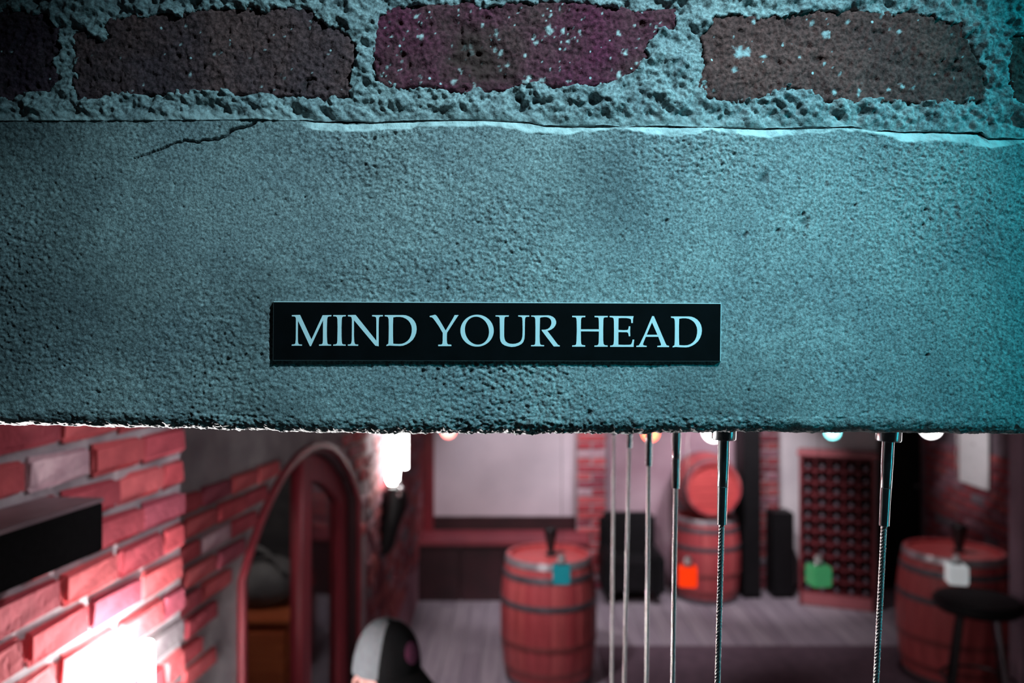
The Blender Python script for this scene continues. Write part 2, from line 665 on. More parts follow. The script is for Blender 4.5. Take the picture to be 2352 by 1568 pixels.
BR['u1'] = [(-205, -210), (450, -216), (455, -24), (-202, -20)]
BR['u2'] = [(505, -215), (1165, -212), (1160, -26), (508, -30)]
BR['u3'] = [(1215, -214), (1890, -208), (1886, -22), (1218, -26)]
BR['u4'] = [(1945, -206), (2600, -200), (2604, -14), (1942, -18)]
BR['l0'] = [(-1180, 22), (-570, 22), (-572, 226), (-1180, 224)]
BRW = {k: [((x - W / 2) * S, CZ - (y - HORIZON) * S) for x, y in v] for k, v in BR.items()}

GAP = [(0, 0), (640, 0), (700, 4), (900, 5), (1100, 5), (1240, 4), (1330, 6), (1390, 11), (1430, 6), (1600, 4.5), (1800, 4.5), (1925, 6), (2000, 4), (2200, 4), (2262, 6), (2352, 5)]
mx = np.concatenate([np.linspace(-1.02, -0.445, 50), np.arange(-0.44, 0.44, 0.00100), np.linspace(0.445, 1.02, 50)])
mpx = mx / S + W / 2
zb = CZ - (tri(mpx, TOP) - 0.85 * tri(mpx, GAP) - np.where(mpx > 690, 4.0 * fbm(mx, mx * 0, 0.012, 3, 144), 0) - HORIZON) * S + np.where(mpx < 690, -0.0008, 0)
ztp = CZ + (HORIZON + 30) * S
NM = 116
mrows = []
for k in range(5):
    mrows.append((np.full_like(mx, LY + 0.05 * (4 - k) / 4), zb))
for k in range(NM):
    f = k / (NM - 1)
    mrows.append((np.full_like(mx, LY), zb + (ztp - zb) * f))
for k in range(1, 61):
    mrows.append((np.full_like(mx, LY), np.full_like(mx, ztp + 0.75 * (k / 60.0) ** 1.3)))
MY = np.array([r[0] for r in mrows])
MZ = np.array([r[1] for r in mrows])
MX = np.broadcast_to(mx, MY.shape).copy()
face = (np.arange(len(mrows)) >= 5)[:, None]
mh = 0.0068 * fbm(MX + 0.5 * MZ, MZ * 1.1, 0.020, 4, 101, 0.66) + 0.0028 * fbm(MX, MZ, 0.0042, 2, 105)
mpit = np.clip(fbm(MX, MZ * 1.2, 0.011, 2, 111) * 3.4 - 1.05, 0, 1) * 0.005
mh = mh - mpit
near_b = np.full(MX.shape, -1.0)
wobx = MX + 0.0055 * fbm(MX, MZ, 0.012, 4, 121, 0.7)
wobz = MZ + 0.0055 * fbm(MX, MZ, 0.012, 4, 131, 0.7)
for k, poly in BRW.items():
    near_b = np.maximum(near_b, sdist(wobx, wobz, poly))
recess = np.clip(near_b / 0.0026 - 0.25, 0, 1)
recess = recess * recess * (3 - 2 * recess) * 0.014
# smoother, flatter bed joint just above the lintel
bed = np.clip(1 - (MZ - zb) / 0.010, 0, 1)
mh = mh * (1 - 0.65 * bed)
MYd = MY - 0.0006 + np.clip(1 - (MZ - zb) / 0.016, 0, 1) ** 1.5 * 0.0042 * np.clip((mpx - 690) / 30, 0, 1) - np.where(face, mh, 0) + np.where(face, recess, 0)
mpale = np.clip(bed * 0.5 * (0.6 + 1.5 * fbm(MX, MZ, 0.03, 3, 141)), 0, 1) * face
mdark = np.clip(mpit / 0.005, 0, 1) * 0.35 * face
Pm = np.stack([MX, MYd, MZ], -1)
MAT_MORTAR = stone_mat('mortar', (0.36, 0.38, 0.375), (0.25, 0.265, 0.27), (0.55, 0.56, 0.55), (0.05, 0.05, 0.055), 30, 700, 0.8)
wall = grid_obj('wall_front', Pm, MAT_MORTAR, None, None, {'pale': mpale, 'dark': mdark})
tag(wall, None, None, None, 'structure')

brick_mats = {
    'b1': stone_mat('brick_dark', (0.085, 0.040, 0.042), (0.060, 0.024, 0.040), (0.5, 0.5, 0.5), (0.01, 0.01, 0.01), 14, 700, 1.0, 0.16),
    'b2': stone_mat('brick_brown', (0.150, 0.062, 0.058), (0.085, 0.040, 0.046), (0.5, 0.5, 0.5), (0.01, 0.01, 0.01), 16, 700, 1.0, 0.12),
    'b3': stone_mat('brick_purple', (0.150, 0.022, 0.050), (0.115, 0.044, 0.042), (0.62, 0.62, 0.6), (0.075, 0.033, 0.027), 13, 600, 1.0, 0.24),
    'b4': stone_mat('brick_umber', (0.190, 0.070, 0.060), (0.120, 0.046, 0.042), (0.5, 0.52, 0.52), (0.01, 0.01, 0.01), 18, 650, 1.0, 0.10),
}
for bi, (k, poly) in enumerate(BRW.items()):
    pa = np.array(poly)
    x0, z0 = pa.min(0) - 0.004
    x1, z1 = pa.max(0) + 0.004
    st = 0.00105 if k[0] == 'b' else 0.004
    gx, gz = np.meshgrid(np.arange(x0, x1, st), np.arange(z0, z1, st))
    wx = gx + 0.0025 * fbm(gx, gz, 0.012, 3, 200 + bi)
    wz = gz + 0.0025 * fbm(gx, gz, 0.012, 3, 230 + bi)
    sd = sdist(wx, wz, poly)
    h = 0.0019 * fbm(gx, gz, 0.0031, 2, 260 + bi, 0.8) + 0.0024 * fbm(gx, gz, 0.02, 3, 280 + bi)
    holes = np.maximum(np.clip(fbm(gx, gz * 1.1, 0.0075, 2, 300 + bi) * 4 - 1.5, 0, 1), np.clip(fbm(gx, gz, 0.0040, 1, 305 + bi) * 6 - 2.0, 0, 1) * 0.6)
    h = h - holes * 0.0028
    ridge = np.abs(fbm(gx, gz * 1.8, 0.05, 3, 320 + bi))
    crk = np.clip(1 - ridge / 0.012, 0, 1) * np.clip(fbm(gx, gz, 0.05, 1, 340 + bi) * 4 - 0.6, 0, 1)
    h = h - crk * 0.0025
    edge = np.clip(sd / 0.004, 0, 1)
    edge = np.sqrt(np.clip(1 - (1 - edge) ** 2, 0, 1))
    yb = LY + 0.0010 - h + (1 - edge) * 0.0016 + np.clip(-sd, 0, 1) * 9.0
    spk = np.zeros(gx.shape)
    brs = np.random.RandomState(900 + bi)
    nsp = {'b3': 150, 'b4': 45, 'b2': 60, 'b1': 26}.get(k, 0)
    pts = [(brs.uniform(x0, x1), brs.uniform(z0, z1), brs.uniform(0.0003, 0.0007)) for _ in range(nsp)]
    if k == 'b3':
        pts += [((x - W / 2) * S, CZ - (y - HORIZON) * S, r * S) for x, y, r in
                [(1262, 70, 8), (1080, 102, 5), (1081, 116, 5), (1069, 101, 4), (1140, 77, 5), (1149, 120, 5), (1165, 148, 6), (1212, 185, 6), (1215, 176, 5), (957, 35, 5), (968, 81, 5), (899, 84, 4), (1242, 184, 4),
                 (1422, 172, 7), (1294, 72, 5), (1232, 95, 5), (1137, 112, 4), (1225, 85, 4), (1304, 93, 4), (1332, 70, 4), (1420, 74, 4), (1436, 123, 4), (1042, 184, 5), (1089, 202, 4), (1150, 158, 4), (888, 153, 3)]]
    if k == 'b4':
        pts += [((x - W / 2) * S, CZ - (y - HORIZON) * S, r * S) for x, y, r in
                [(1700, 118, 9), (1712, 121, 7), (1733, 48, 5), (1868, 50, 5), (1897, 75, 7), (1950, 49, 4), (2066, 71, 4), (1755, 128, 4), (1973, 208, 5), (1972, 216, 4), (1916, 211, 4), (2076, 197, 4), (2100, 200, 4),
                 (1894, 145, 4), (1930, 168, 3), (1685, 160, 5)]]
    sw = 1 + 1.1 * fbm(gx, gz, 0.0028, 2, 390 + bi)
    for sx, sz, sr in pts:
        d = np.hypot(gx - sx, (gz - sz) * brs.uniform(0.7, 1.1)) / sr
        spk = np.maximum(spk, np.clip(2.0 - 1.6 * d * sw, 0, 1))
    dk = np.maximum(holes * 0.5, crk * 0.6)
    if k == 'b3':
        mxp, mzp = (1085 - W / 2) * S, CZ - (130 - HORIZON) * S
        hol = np.clip(1.5 - 1.2 * np.hypot((gx - mxp + 0.3 * (gz - mzp)) / 0.026, (gz - mzp) / 0.028) + 0.8 * fbm(gx, gz, 0.012, 3, 371), 0, 1)
        yb = yb + hol * (0.0022 + 0.006 * np.abs(fbm(gx, gz * 1.6, 0.016, 3, 370)))
        dk = np.maximum(dk, hol * 0.85)
    keep = (sd > -0.0035).ravel()
    m = brick_mats.get(k) or brick_mats['b2' if bi % 2 else 'b4']
    if k == 'b5':
        m = brick_mats['b4']
    if k == 'l0':
        m = brick_mats['b1']
    grid_obj('brick', np.stack([gx, yb, gz], -1), m, wall, keep, {'pale': spk, 'dark': dk})

# thick wall body behind the facing, and the jambs of the opening
MAT_PLASTER_DARK = mat('dark_plaster', (0.20, 0.19, 0.19), (0.13, 0.12, 0.125), 0.9, scale=5, bump=0.3, bscale=40)
b = MB()
b.box((0, (LY + 0.055 + DEP) / 2, (CZ - 0.05 + 3.4) / 2), (2.3, DEP - LY - 0.055, 3.4 - CZ + 0.05))
o = b.build('wall_front_core', MAT_PLASTER_DARK)
tag(o, kind='structure')

# ------------------------------------------------------------------ sign
sign = empty('door_sign', at(1141, 761, LY - 0.001))
tag(sign, 'black plastic plaque reading MIND YOUR HEAD in pale serif capitals', 'sign')
MAT_CORE = mat('sign_core', (0.62, 0.66, 0.66), (0.55, 0.6, 0.6), 0.6)
MAT_FACE = mat('sign_face', (0.0035, 0.0038, 0.0045), (0.0025, 0.0027, 0.003), 0.7, spec=0.05, scale=60, bump=0.12, bscale=900)
MAT_LETTER = mat('sign_letter', (0.86, 0.90, 0.90), (0.80, 0.85, 0.86), 0.7, scale=60, spec=0.2)
SY0, SY1 = LY + 0.0005, LY - 0.0042


def sl_at(px, py, Y):
    return Vector(((px - W / 2) / F * Y, Y, CZ - (py - HORIZON) / F * Y)) - sign.location


q = [(627.5, 692), (1657, 696), (1655.5, 830), (626.5, 828)]


def inset(pts, d):
    cx = sum(p[0] for p in pts) / 4
    cy = sum(p[1] for p in pts) / 4
    return [(x + (d if x < cx else -d), y + (d if y < cy else -d)) for x, y in pts]


def slab(rings, name, m, parent):
    v, f = [], []
    for Y, pts in rings:
        v += [sl_at(x, y, Y) for x, y in pts]
    n = len(rings)
    for i in range(n - 1):
        for k in range(4):
            k2 = (k + 1) % 4
            f.append((i * 4 + k, i * 4 + k2, i * 4 + 4 + k2, i * 4 + 4 + k))
    f += [(3, 2, 1, 0), tuple(4 * (n - 1) + k for k in range(4))]
    b = MB()
    b.add(v, f)
    return b.build(name, m, parent)


slab([(SY0, q), (LY - 0.0034, q), (LY - 0.0040, inset(q, 1.3))], 'backing_plate', MAT_CORE, sign)
slab([(LY - 0.0039, inset(q, 1.5)), (SY1, inset(q, 1.7))], 'face_plate', MAT_FACE, sign)
Z147 = 14.7
GL = []
GL.append((660, [[(150, 195), (430, 190), (815, 1015), (1190, 200), (1490, 195), (1485, 240), (1400, 245), (1360, 270), (1345, 340), (1335, 600), (1335, 900), (1345, 1080), (1355, 1160), (1390, 1185),
                  (1480, 1190), (1480, 1230), (1070, 1230), (1070, 1190), (1160, 1180), (1190, 1150), (1200, 1060), (1205, 370), (800, 1245), (760, 1245), (360, 385), (355, 900), (360, 1100), (375, 1165),
                  (410, 1185), (495, 1190), (495, 1230), (145, 1230), (150, 1190), (240, 1180), (270, 1150), (285, 1000), (290, 350), (285, 290), (260, 250), (210, 242), (155, 240)]]))
GL.append((660, [[(1550, 195), (1975, 195), (1970, 240), (1890, 245), (1850, 270), (1838, 340), (1830, 600), (1830, 900), (1838, 1080), (1850, 1160), (1890, 1185), (1970, 1190), (1970, 1230), (1545, 1230),
                  (1550, 1190), (1640, 1180), (1675, 1150), (1688, 1060), (1695, 600), (1690, 340), (1675, 270), (1640, 245), (1550, 240)]]))
GL.append((810, [[(-160, 195), (100, 190), (800, 1060), (800, 600), (798, 330), (785, 270), (750, 250), (655, 240), (655, 195), (1022, 195), (1022, 240), (930, 245), (895, 270), (885, 340), (878, 600),
                  (880, 1250), (765, 1230), (45, 370), (45, 900), (55, 1090), (75, 1165), (110, 1185), (190, 1190), (185, 1235), (-165, 1230), (-165, 1190), (-80, 1180), (-50, 1150), (-30, 1060),
                  (-25, 600), (-25, 340), (-40, 270), (-80, 248), (-160, 240)]]))
D1 = [(1080, 195), (1700, 195), (1800, 205), (1900, 240), (2000, 300), (2080, 390), (2130, 480), (2155, 580), (2162, 680), (2145, 800), (2100, 920), (2030, 1030), (1930, 1120), (1820, 1185), (1700, 1230),
      (1600, 1240), (1400, 1235), (1250, 1225), (1140, 1240), (1135, 1215), (1160, 1190), (1205, 1165), (1215, 1000), (1220, 600), (1215, 340), (1195, 270), (1160, 250), (1085, 240)]
D2 = [(1370, 275), (1480, 258), (1600, 258), (1700, 275), (1800, 320), (1880, 380), (1940, 460), (1980, 550), (1998, 650), (1995, 760), (1970, 880), (1920, 990), (1850, 1070), (1760, 1130), (1660, 1165),
      (1550, 1172), (1450, 1168), (1370, 1160), (1362, 900), (1362, 500)]
GL.append((810, [D1, D2]))
GL.append((980, [[(100, 225), (190, 205), (275, 183), (310, 195), (350, 235), (420, 340), (640, 715), (880, 320), (945, 195), (1080, 195), (1000, 310), (690, 790), (682, 900), (682, 1050), (692, 1150),
                  (720, 1185), (835, 1195), (835, 1245), (390, 1245), (390, 1195), (500, 1190), (530, 1160), (540, 1050), (542, 800), (420, 590), (290, 400), (210, 300), (170, 272), (105, 262)]]))
oo = [(1702 + 563 * math.cos(2 * math.pi * k / 56), 722 + 539 * math.sin(2 * math.pi * k / 56)) for k in range(56)]
oi = [(1698 + 406 * math.cos(2 * math.pi * k / 56) + 34 * math.sin(2 * math.pi * k / 56), 722 + 472 * math.sin(2 * math.pi * k / 56)) for k in range(56)]
GL.append((980, [oo, oi]))
GL.append((1130, [[(120, 205), (568, 205), (565, 250), (470, 250), (430, 270), (418, 340), (412, 600), (412, 900), (425, 1000), (460, 1080), (530, 1135), (600, 1160), (700, 1168), (800, 1160), (890, 1130),
                   (960, 1085), (1005, 1010), (1028, 910), (1035, 700), (1030, 400), (1022, 300), (1000, 265), (960, 255), (885, 245), (885, 205), (1260, 208), (1260, 252), (1170, 255), (1130, 280),
                   (1115, 350), (1110, 600), (1108, 850), (1095, 1000), (1060, 1100), (1000, 1170), (900, 1225), (780, 1262), (660, 1272), (540, 1255), (430, 1220), (340, 1160), (290, 1080), (270, 980),
                   (265, 600), (260, 330), (250, 270), (215, 250), (120, 245)]]))
GL.append((1130, [[(1325, 210), (1900, 205), (1980, 220), (2060, 255), (2130, 320), (2165, 400), (2168, 470), (2140, 550), (2090, 620), (2010, 680), (1930, 715), (1870, 725), (2230, 1200), (2290, 1220),
                   (2290, 1258), (2085, 1255), (1675, 715), (1680, 690), (1730, 690), (1800, 688), (1880, 665), (1950, 610), (1990, 540), (2008, 470), (2000, 390), (1970, 330), (1910, 285), (1840, 265),
                   (1760, 262), (1680, 270), (1622, 290), (1615, 600), (1610, 900), (1615, 1100), (1630, 1180), (1670, 1205), (1762, 1210), (1760, 1250), (1320, 1250), (1320, 1210), (1420, 1205),
                   (1455, 1180), (1465, 1060), (1468, 600), (1462, 340), (1445, 275), (1400, 252), (1325, 248)]]))
GL.append((1300, [[(208, 220), (655, 220), (650, 268), (560, 270), (520, 295), (508, 360), (502, 675), (1112, 675), (1108, 400), (1100, 300), (1075, 275), (965, 268), (965, 222), (1412, 225), (1410, 270),
                   (1320, 272), (1275, 290), (1262, 360), (1256, 700), (1258, 1050), (1270, 1170), (1310, 1210), (1410, 1222), (1408, 1265), (958, 1265), (960, 1225), (1060, 1215), (1095, 1180),
                   (1105, 1100), (1112, 750), (502, 745), (505, 1050), (515, 1160), (540, 1200), (650, 1220), (648, 1262), (205, 1262), (208, 1220), (310, 1210), (345, 1180), (355, 1060), (365, 700),
                   (360, 400), (350, 310), (325, 275), (208, 265)]]))
GL.append((1300, [[(1472, 225), (2285, 232), (2262, 330), (2258, 465), (2205, 465), (2195, 340), (2140, 315), (2040, 298), (1900, 295), (1775, 300), (1770, 695), (1950, 705), (2060, 700), (2095, 685),
                   (2110, 640), (2120, 575), (2172, 575), (2165, 740), (2172, 910), (2120, 912), (2110, 840), (2095, 795), (2050, 775), (1770, 772), (1770, 1195), (1950, 1202), (2130, 1200), (2200, 1185),
                   (2230, 1110), (2250, 1020), (2305, 1025), (2285, 1200), (2285, 1270), (1900, 1270), (1490, 1268), (1490, 1225), (1570, 1215), (1605, 1180), (1618, 1060), (1622, 700), (1618, 400),
                   (1605, 310), (1570, 280), (1472, 268)]]))
GL.append((1460, [[(555, 232), (618, 232), (1010, 1150), (1045, 1215), (1130, 1235), (1125, 1278), (730, 1275), (732, 1235), (850, 1220), (858, 1180), (765, 930), (345, 930), (255, 1150), (250, 1195),
                   (270, 1215), (375, 1235), (370, 1272), (20, 1272), (25, 1230), (105, 1220), (150, 1150), (300, 840)], [(552, 445), (735, 860), (375, 860)]]))


def dd(p):
    return [(1190 + (x - 1080) * 0.968, y + 47) for x, y in p]


GL.append((1460, [dd(D1), dd(D2)]))
for ox, loops in GL:
    lp = [[(ox + x / Z147, 710 + y / Z147) for x, y in l] for l in loops]
    fill_outline('letter', lp, 1.0, MAT_LETTER, lambda c: sl_at(c.x, c.y, SY1 - 0.00012 - c.z * 0.0003), sign)

# ------------------------------------------------------------------ steel cables
MAT_STEEL = mat('steel', (0.62, 0.63, 0.64), (0.50, 0.51, 0.52), 0.22, 1.0, scale=200)
MAT_ROPE = mat('steel_rope', (0.55, 0.56, 0.57), (0.42, 0.43, 0.44), 0.30, 1.0, scale=300)
MAT_BLACKMETAL = mat('black_metal', (0.01, 0.01, 0.011), (0.006, 0.006, 0.007), 0.45)


def soffit_z(x):
    return float(np.interp(x, xs, zbot))


def rope_mesh(length, r=0.0024):
    step = 0.0011
    n = 24
    L = int(length / step)
    k = np.arange(n) / n * 2 * math.pi
    zz = -np.arange(L + 1) * step
    tw = zz[:, None] * 2 * math.pi / 0.0165
    ph = k[None, :]
    rad = r * (0.80 + 0.20 * np.abs(np.cos(3 * ph)))
    ang = ph + tw
    return np.stack([rad * np.cos(ang), rad * np.sin(ang), np.broadcast_to(zz[:, None], ang.shape)], -1)


SLEEVE_L = 0.0775
ROPE_L = 2.12
rp = rope_mesh(ROPE_L)
rp = np.concatenate([rp, rp[:, :1]], 1)
cables = [(2041, 2012, 0.640, 'steel cable nearest the right, with broad disc fixing under the lintel'),
          (1663, 1648, 0.640, 'steel cable with thick tapered end sleeve in front of stacked barrels'),
          (1554, 1545, 0.805, 'sharp steel cable just left of the stacked barrels, second in the receding row'),
          (1491, 1485, 0.957, 'third steel cable of the receding row, beyond the two sharpest'),
          (1446, 1434, 1.130, 'fourth steel cable of the receding row, second from the left'),
          (1410, 1405, 1.305, 'leftmost and farthest steel cable, nearest the free-standing barrel')]
proto = None
for i, (xt, xb, Y, lab) in enumerate(cables):
    pt = at(xt, 1000, Y)
    pb = at(xb, 1568, Y)
    zs = soffit_z(pt.x) + 0.001
    top = Vector((pt.x + (pt.x - pb.x) * (zs - pt.z) / (pt.z - pb.z), Y, zs))
    if proto is None:
        t = empty('steel_cable', top)
        MB().lathe([(0.0092, 0.0015), (0.0098, 0.0008), (0.0098, -0.0086), (0.0090, -0.0096), (0.004, -0.0098)], 40).build('flange', MAT_STEEL, t, True)
        MB().lathe([(0.0046, -0.0095), (0.0046, -0.0290), (0.0043, -0.0345), (0.0043, -0.0468), (0.0040, -0.0472)], 32).build('sleeve', MAT_STEEL, t, True)
        MB().lathe([(0.00415, -0.0474), (0.0040, -0.0560), (0.0038, -SLEEVE_L), (0.0026, -SLEEVE_L - 0.0003)], 32).build('ferrule', MAT_STEEL, t, True)
        ro = grid_obj('wire_rope', rp + np.array([0, 0, -SLEEVE_L + 0.002]), MAT_ROPE, t)
        proto = t
    else:
        t = copy_tree(proto)
        t.location = top
    lean = math.atan2(pt.x - pb.x, pt.z - pb.z)
    t.rotation_euler = (0, lean, 0)
    tag(t, lab, 'cable', 'steel cables hanging under the lintel')

# ------------------------------------------------------------------ room shell
WD = 0.081                                # the left walls drift this much to the right for each metre away
PIERX = lambda y: -0.954 + WD * y         # near pier face
LEFTX = lambda y: -1.183 + WD * y         # recessed left wall
wall_u = Vector((WD, 1, 0)).normalized()
wall_n = Vector((1, -WD, 0)).normalized()
MAT_WALLMORTAR = mat('wall_mortar', (0.45, 0.42, 0.44), (0.25, 0.22, 0.24), 0.95, scale=9, bump=0.6, bscale=60)
MAT_PLASTER = mat('old_plaster', (0.42, 0.40, 0.41), (0.25, 0.23, 0.245), 0.95, scale=6, bump=0.4, bscale=40)
MAT_WHITE = mat('white_plaster', (0.72, 0.69, 0.70), (0.62, 0.59, 0.61), 0.9, scale=4)
MAT_MAROON = mat('maroon_plaster', (0.30, 0.15, 0.18), (0.21, 0.09, 0.12), 0.9, scale=4)
MAT_BRICK = mat('room_brick', (1.0, 1.0, 1.0), (0.70, 0.62, 0.66), 0.9, scale=16, bump=0.8, bscale=70,
                objrand=[(0.0, (0.52, 0.068, 0.085)), (0.20, (0.60, 0.105, 0.115)), (0.42, (0.44, 0.062, 0.085)), (0.58, (0.66, 0.13, 0.14)), (0.74, (0.36, 0.065, 0.10)), (0.90, (0.60, 0.42, 0.46)), (0.965, (0.22, 0.20, 0.21))])
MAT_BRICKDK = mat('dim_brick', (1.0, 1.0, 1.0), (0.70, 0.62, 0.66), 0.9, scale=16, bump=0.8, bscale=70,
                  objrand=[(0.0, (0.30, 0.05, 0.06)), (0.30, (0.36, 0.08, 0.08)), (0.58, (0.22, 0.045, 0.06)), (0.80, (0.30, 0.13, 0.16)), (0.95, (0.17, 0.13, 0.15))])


def xf_wall(base_y, fx, thick_off):
    base = Vector((fx(base_y), base_y, 0))
    return lambda c: base + wall_u * c.x + Vector((0, 0, 1)) * c.y + wall_n * (c.z + thick_off)


# near pier on the left (jamb of the opening)
PL = 1.92 - LY - 0.06
o = fill_outline('wall_left_near', [[(0, 0), (PL, 0), (PL, 2.36 - 0.02), (0, 2.36 - 0.02)]], 0.26, MAT_WALLMORTAR, xf_wall(LY + 0.06, PIERX, -0.13))
tag(o, kind='structure')
wall_near = o
# recessed wall with the arched doorway
Y0 = 1.45
YA0, YA1 = 2.80, 4.26                      # doorway jambs
ul = lambda y: (y - Y0) / wall_u.y
SPR, RISE = 1.54, 0.365


def arch(y0, y1, spr, rise, n=24, base=0.0):
    c, hw = (y0 + y1) / 2, (y1 - y0) / 2
    rad = (hw * hw + rise * rise) / (2 * rise)
    a0 = math.asin(hw / rad)
    p = [(ul(y0), base)]
    for k in range(n + 1):
        a = -a0 + 2 * a0 * k / n
        p.append((ul(c + rad * math.sin(a)), spr + rise - rad + rad * math.cos(a)))
    p.append((ul(y1), base))
    return p


YL1 = 4.45
outl = [(0, 0)] + arch(YA0, YA1, SPR, RISE, 24, 0.0) + [(ul(YL1), 0), (ul(YL1), 2.75), (0, 2.75)]
wall_far = fill_outline('wall_left', [outl], 0.26, MAT_PLASTER, xf_wall(Y0, LEFTX, -0.13))
tag(wall_far, kind='structure')
# last stretch of the left wall, up to the back corner
E0 = Vector((LEFTX(YL1), YL1, 0))
E1 = Vector((PX(972, 7.9), 7.9, 0))
eu = (E1 - E0).normalized()
en = Vector((eu.y, -eu.x, 0))
b = MB()
EL = (E1 - E0).length
b.box((0, 0, 0), (1, 1, 1))
M = Matrix((eu, -en, Vector((0, 0, 1)))).transposed().to_4x4()
b = MB().box((EL / 2, 0.13, 1.375), (EL, 0.26, 2.75), 0, Matrix.Translation(E0) @ M)
wall_end = b.build('wall_left_end', MAT_MAROON)
tag(wall_end, kind='structure')

BACK = 7.9
RX0 = Vector((PX(2118, 7.72), 7.72, 0))
RX1 = Vector((3.76, 4.6, 0))
b = MB().box(((-0.95 + PX(1392, BACK)) / 2, BACK + 0.12, 1.375), (PX(1392, BACK) + 0.95, 0.24, 2.75))
o = b.build('wall_back', MAT_MAROON)
tag(o, kind='structure')
b = MB().box(((PX(1392, BACK) + PX(1760, BACK)) / 2, BACK + 0.12, 1.375), (PX(1760, BACK) - PX(1392, BACK), 0.24, 2.75))
o = b.build('wall_back_middle', mat('mauve_plaster', (0.40, 0.29, 0.33), (0.30, 0.19, 0.23), 0.9, scale=3))
tag(o, kind='structure')
b = MB().box(((PX(1760, BACK) + 4.9) / 2, BACK + 0.12, 1.375), (4.9 - PX(1760, BACK), 0.24, 2.75))
o = b.build('wall_back_right', MAT_WHITE)
tag(o, kind='structure')
ru = (RX1 - RX0).normalized()
rn = Vector((-ru.y, ru.x, 0))
if rn.x > 0:
    rn = -rn
RL = (RX1 - RX0).length
M = Matrix((ru, -rn, Vector((0, 0, 1)))).transposed().to_4x4()
b = MB().box((RL / 2, 0.13, 1.375), (RL, 0.26, 2.75), 0, Matrix.Translation(RX0) @ M)
wall_right = b.build('wall_right', mat('dark_mortar', (0.16, 0.12, 0.14), (0.10, 0.07, 0.085), 0.95, scale=9))
tag(wall_right, kind='structure')
# right jamb of the opening and the wall beside it
b = MB().box((1.13, (-0.3 + 1.40) / 2, 1.17), (0.24, 1.40 + 0.3, 2.34))
b.box((2.62, 1.53, 1.375), (2.74, 0.24, 2.75))
b.box((3.95, 3.1, 1.375), (0.24, 3.4, 2.75))
o = b.build('wall_right_near', MAT_PLASTER_DARK)
tag(o, kind='structure')
b = MB().box((1.6, 4.7, 2.81), (7.2, 7.0, 0.12))
o = b.build('ceiling', mat('ceiling_paint', (0.30, 0.26, 0.28), (0.25, 0.21, 0.23), 0.95))
tag(o, kind='structure')

# ------------------------------------------------------------------ floor of boards
MAT_BOARD = mat('floor_board', (1.0, 1.0, 1.0), (0.72, 0.70, 0.74), 0.65, scale=3.0, stretch=(14, 0.8, 14), bump=0.25, bscale=30,
                objrand=[(0.0, (0.30, 0.265, 0.295)), (0.3, (0.275, 0.24, 0.27)), (0.55, (0.32, 0.285, 0.31)), (0.8, (0.255, 0.22, 0.25))])
b = MB().box((1.6, 4.7, -0.09), (7.2, 7.0, 0.12))
floor = b.build('floor', mat('floor_base', (0.03, 0.025, 0.03)))
tag(floor, kind='structure')
bmesh_board = {}
bw = 0.145
for ln in (2.6, 3.4, 1.6):
    ob = MB().box((0, 0, 0), (bw - 0.004, ln - 0.003, 0.03)).build('floor_board', MAT_BOARD, floor, bevel=0.002)
    bmesh_board[ln] = ob.data
    bpy.data.objects.remove(ob)
k = 0
x = -1.9
while x < 4.6:
    y = 1.25 - (k % 3) * 0.55
    seq = [2.6, 3.4, 1.6] if k % 2 else [3.4, 1.6, 2.6]
    for ln in seq + [1.6]:
        yc = y + ln / 2
        y += ln
        if yc + ln / 2 < 2.2 or yc - ln / 2 > 7.9:
            continue
        if yc + ln / 2 > 8.1:
            pass
        ob = bpy.data.objects.new('floor_board', bmesh_board[ln])
        link(ob, floor)
        ob.location = (x, yc, -0.0149)
    x += bw
    k += 1
# landing the man stands on is the same floor

# ------------------------------------------------------------------ bricks of the room walls
bk_meshes = []
for s in range(4):
    r2 = random.Random(40 + s)
    o = MB().box((0, 0, 0), (0.206, 0.038, 0.060)).build('brick', MAT_BRICK, None, bevel=0.008)
    for v in o.data.vertices:
        v.co += Vector((r2.uniform(-1, 1) * 0.005, r2.uniform(-1, 1) * 0.004, r2.uniform(-1, 1) * 0.004))
    bk_meshes.append(o.data)
    bpy.data.objects.remove(o)
hb_meshes = []
for me in bk_meshes[:2]:
    m2 = me.copy()
    for v in m2.vertices:
        v.co.x *= 0.475
    hb_meshes.append(m2)


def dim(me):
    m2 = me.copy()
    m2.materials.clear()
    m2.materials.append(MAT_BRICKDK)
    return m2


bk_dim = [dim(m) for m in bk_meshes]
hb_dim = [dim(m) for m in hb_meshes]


def inframe(p, mx_=420, y0=620):
    px = p.x / p.y * F + W / 2
    py = HORIZON - (p.z - CZ) / p.y * F
    return -mx_ < px < W + mx_ and y0 < py < H + 420


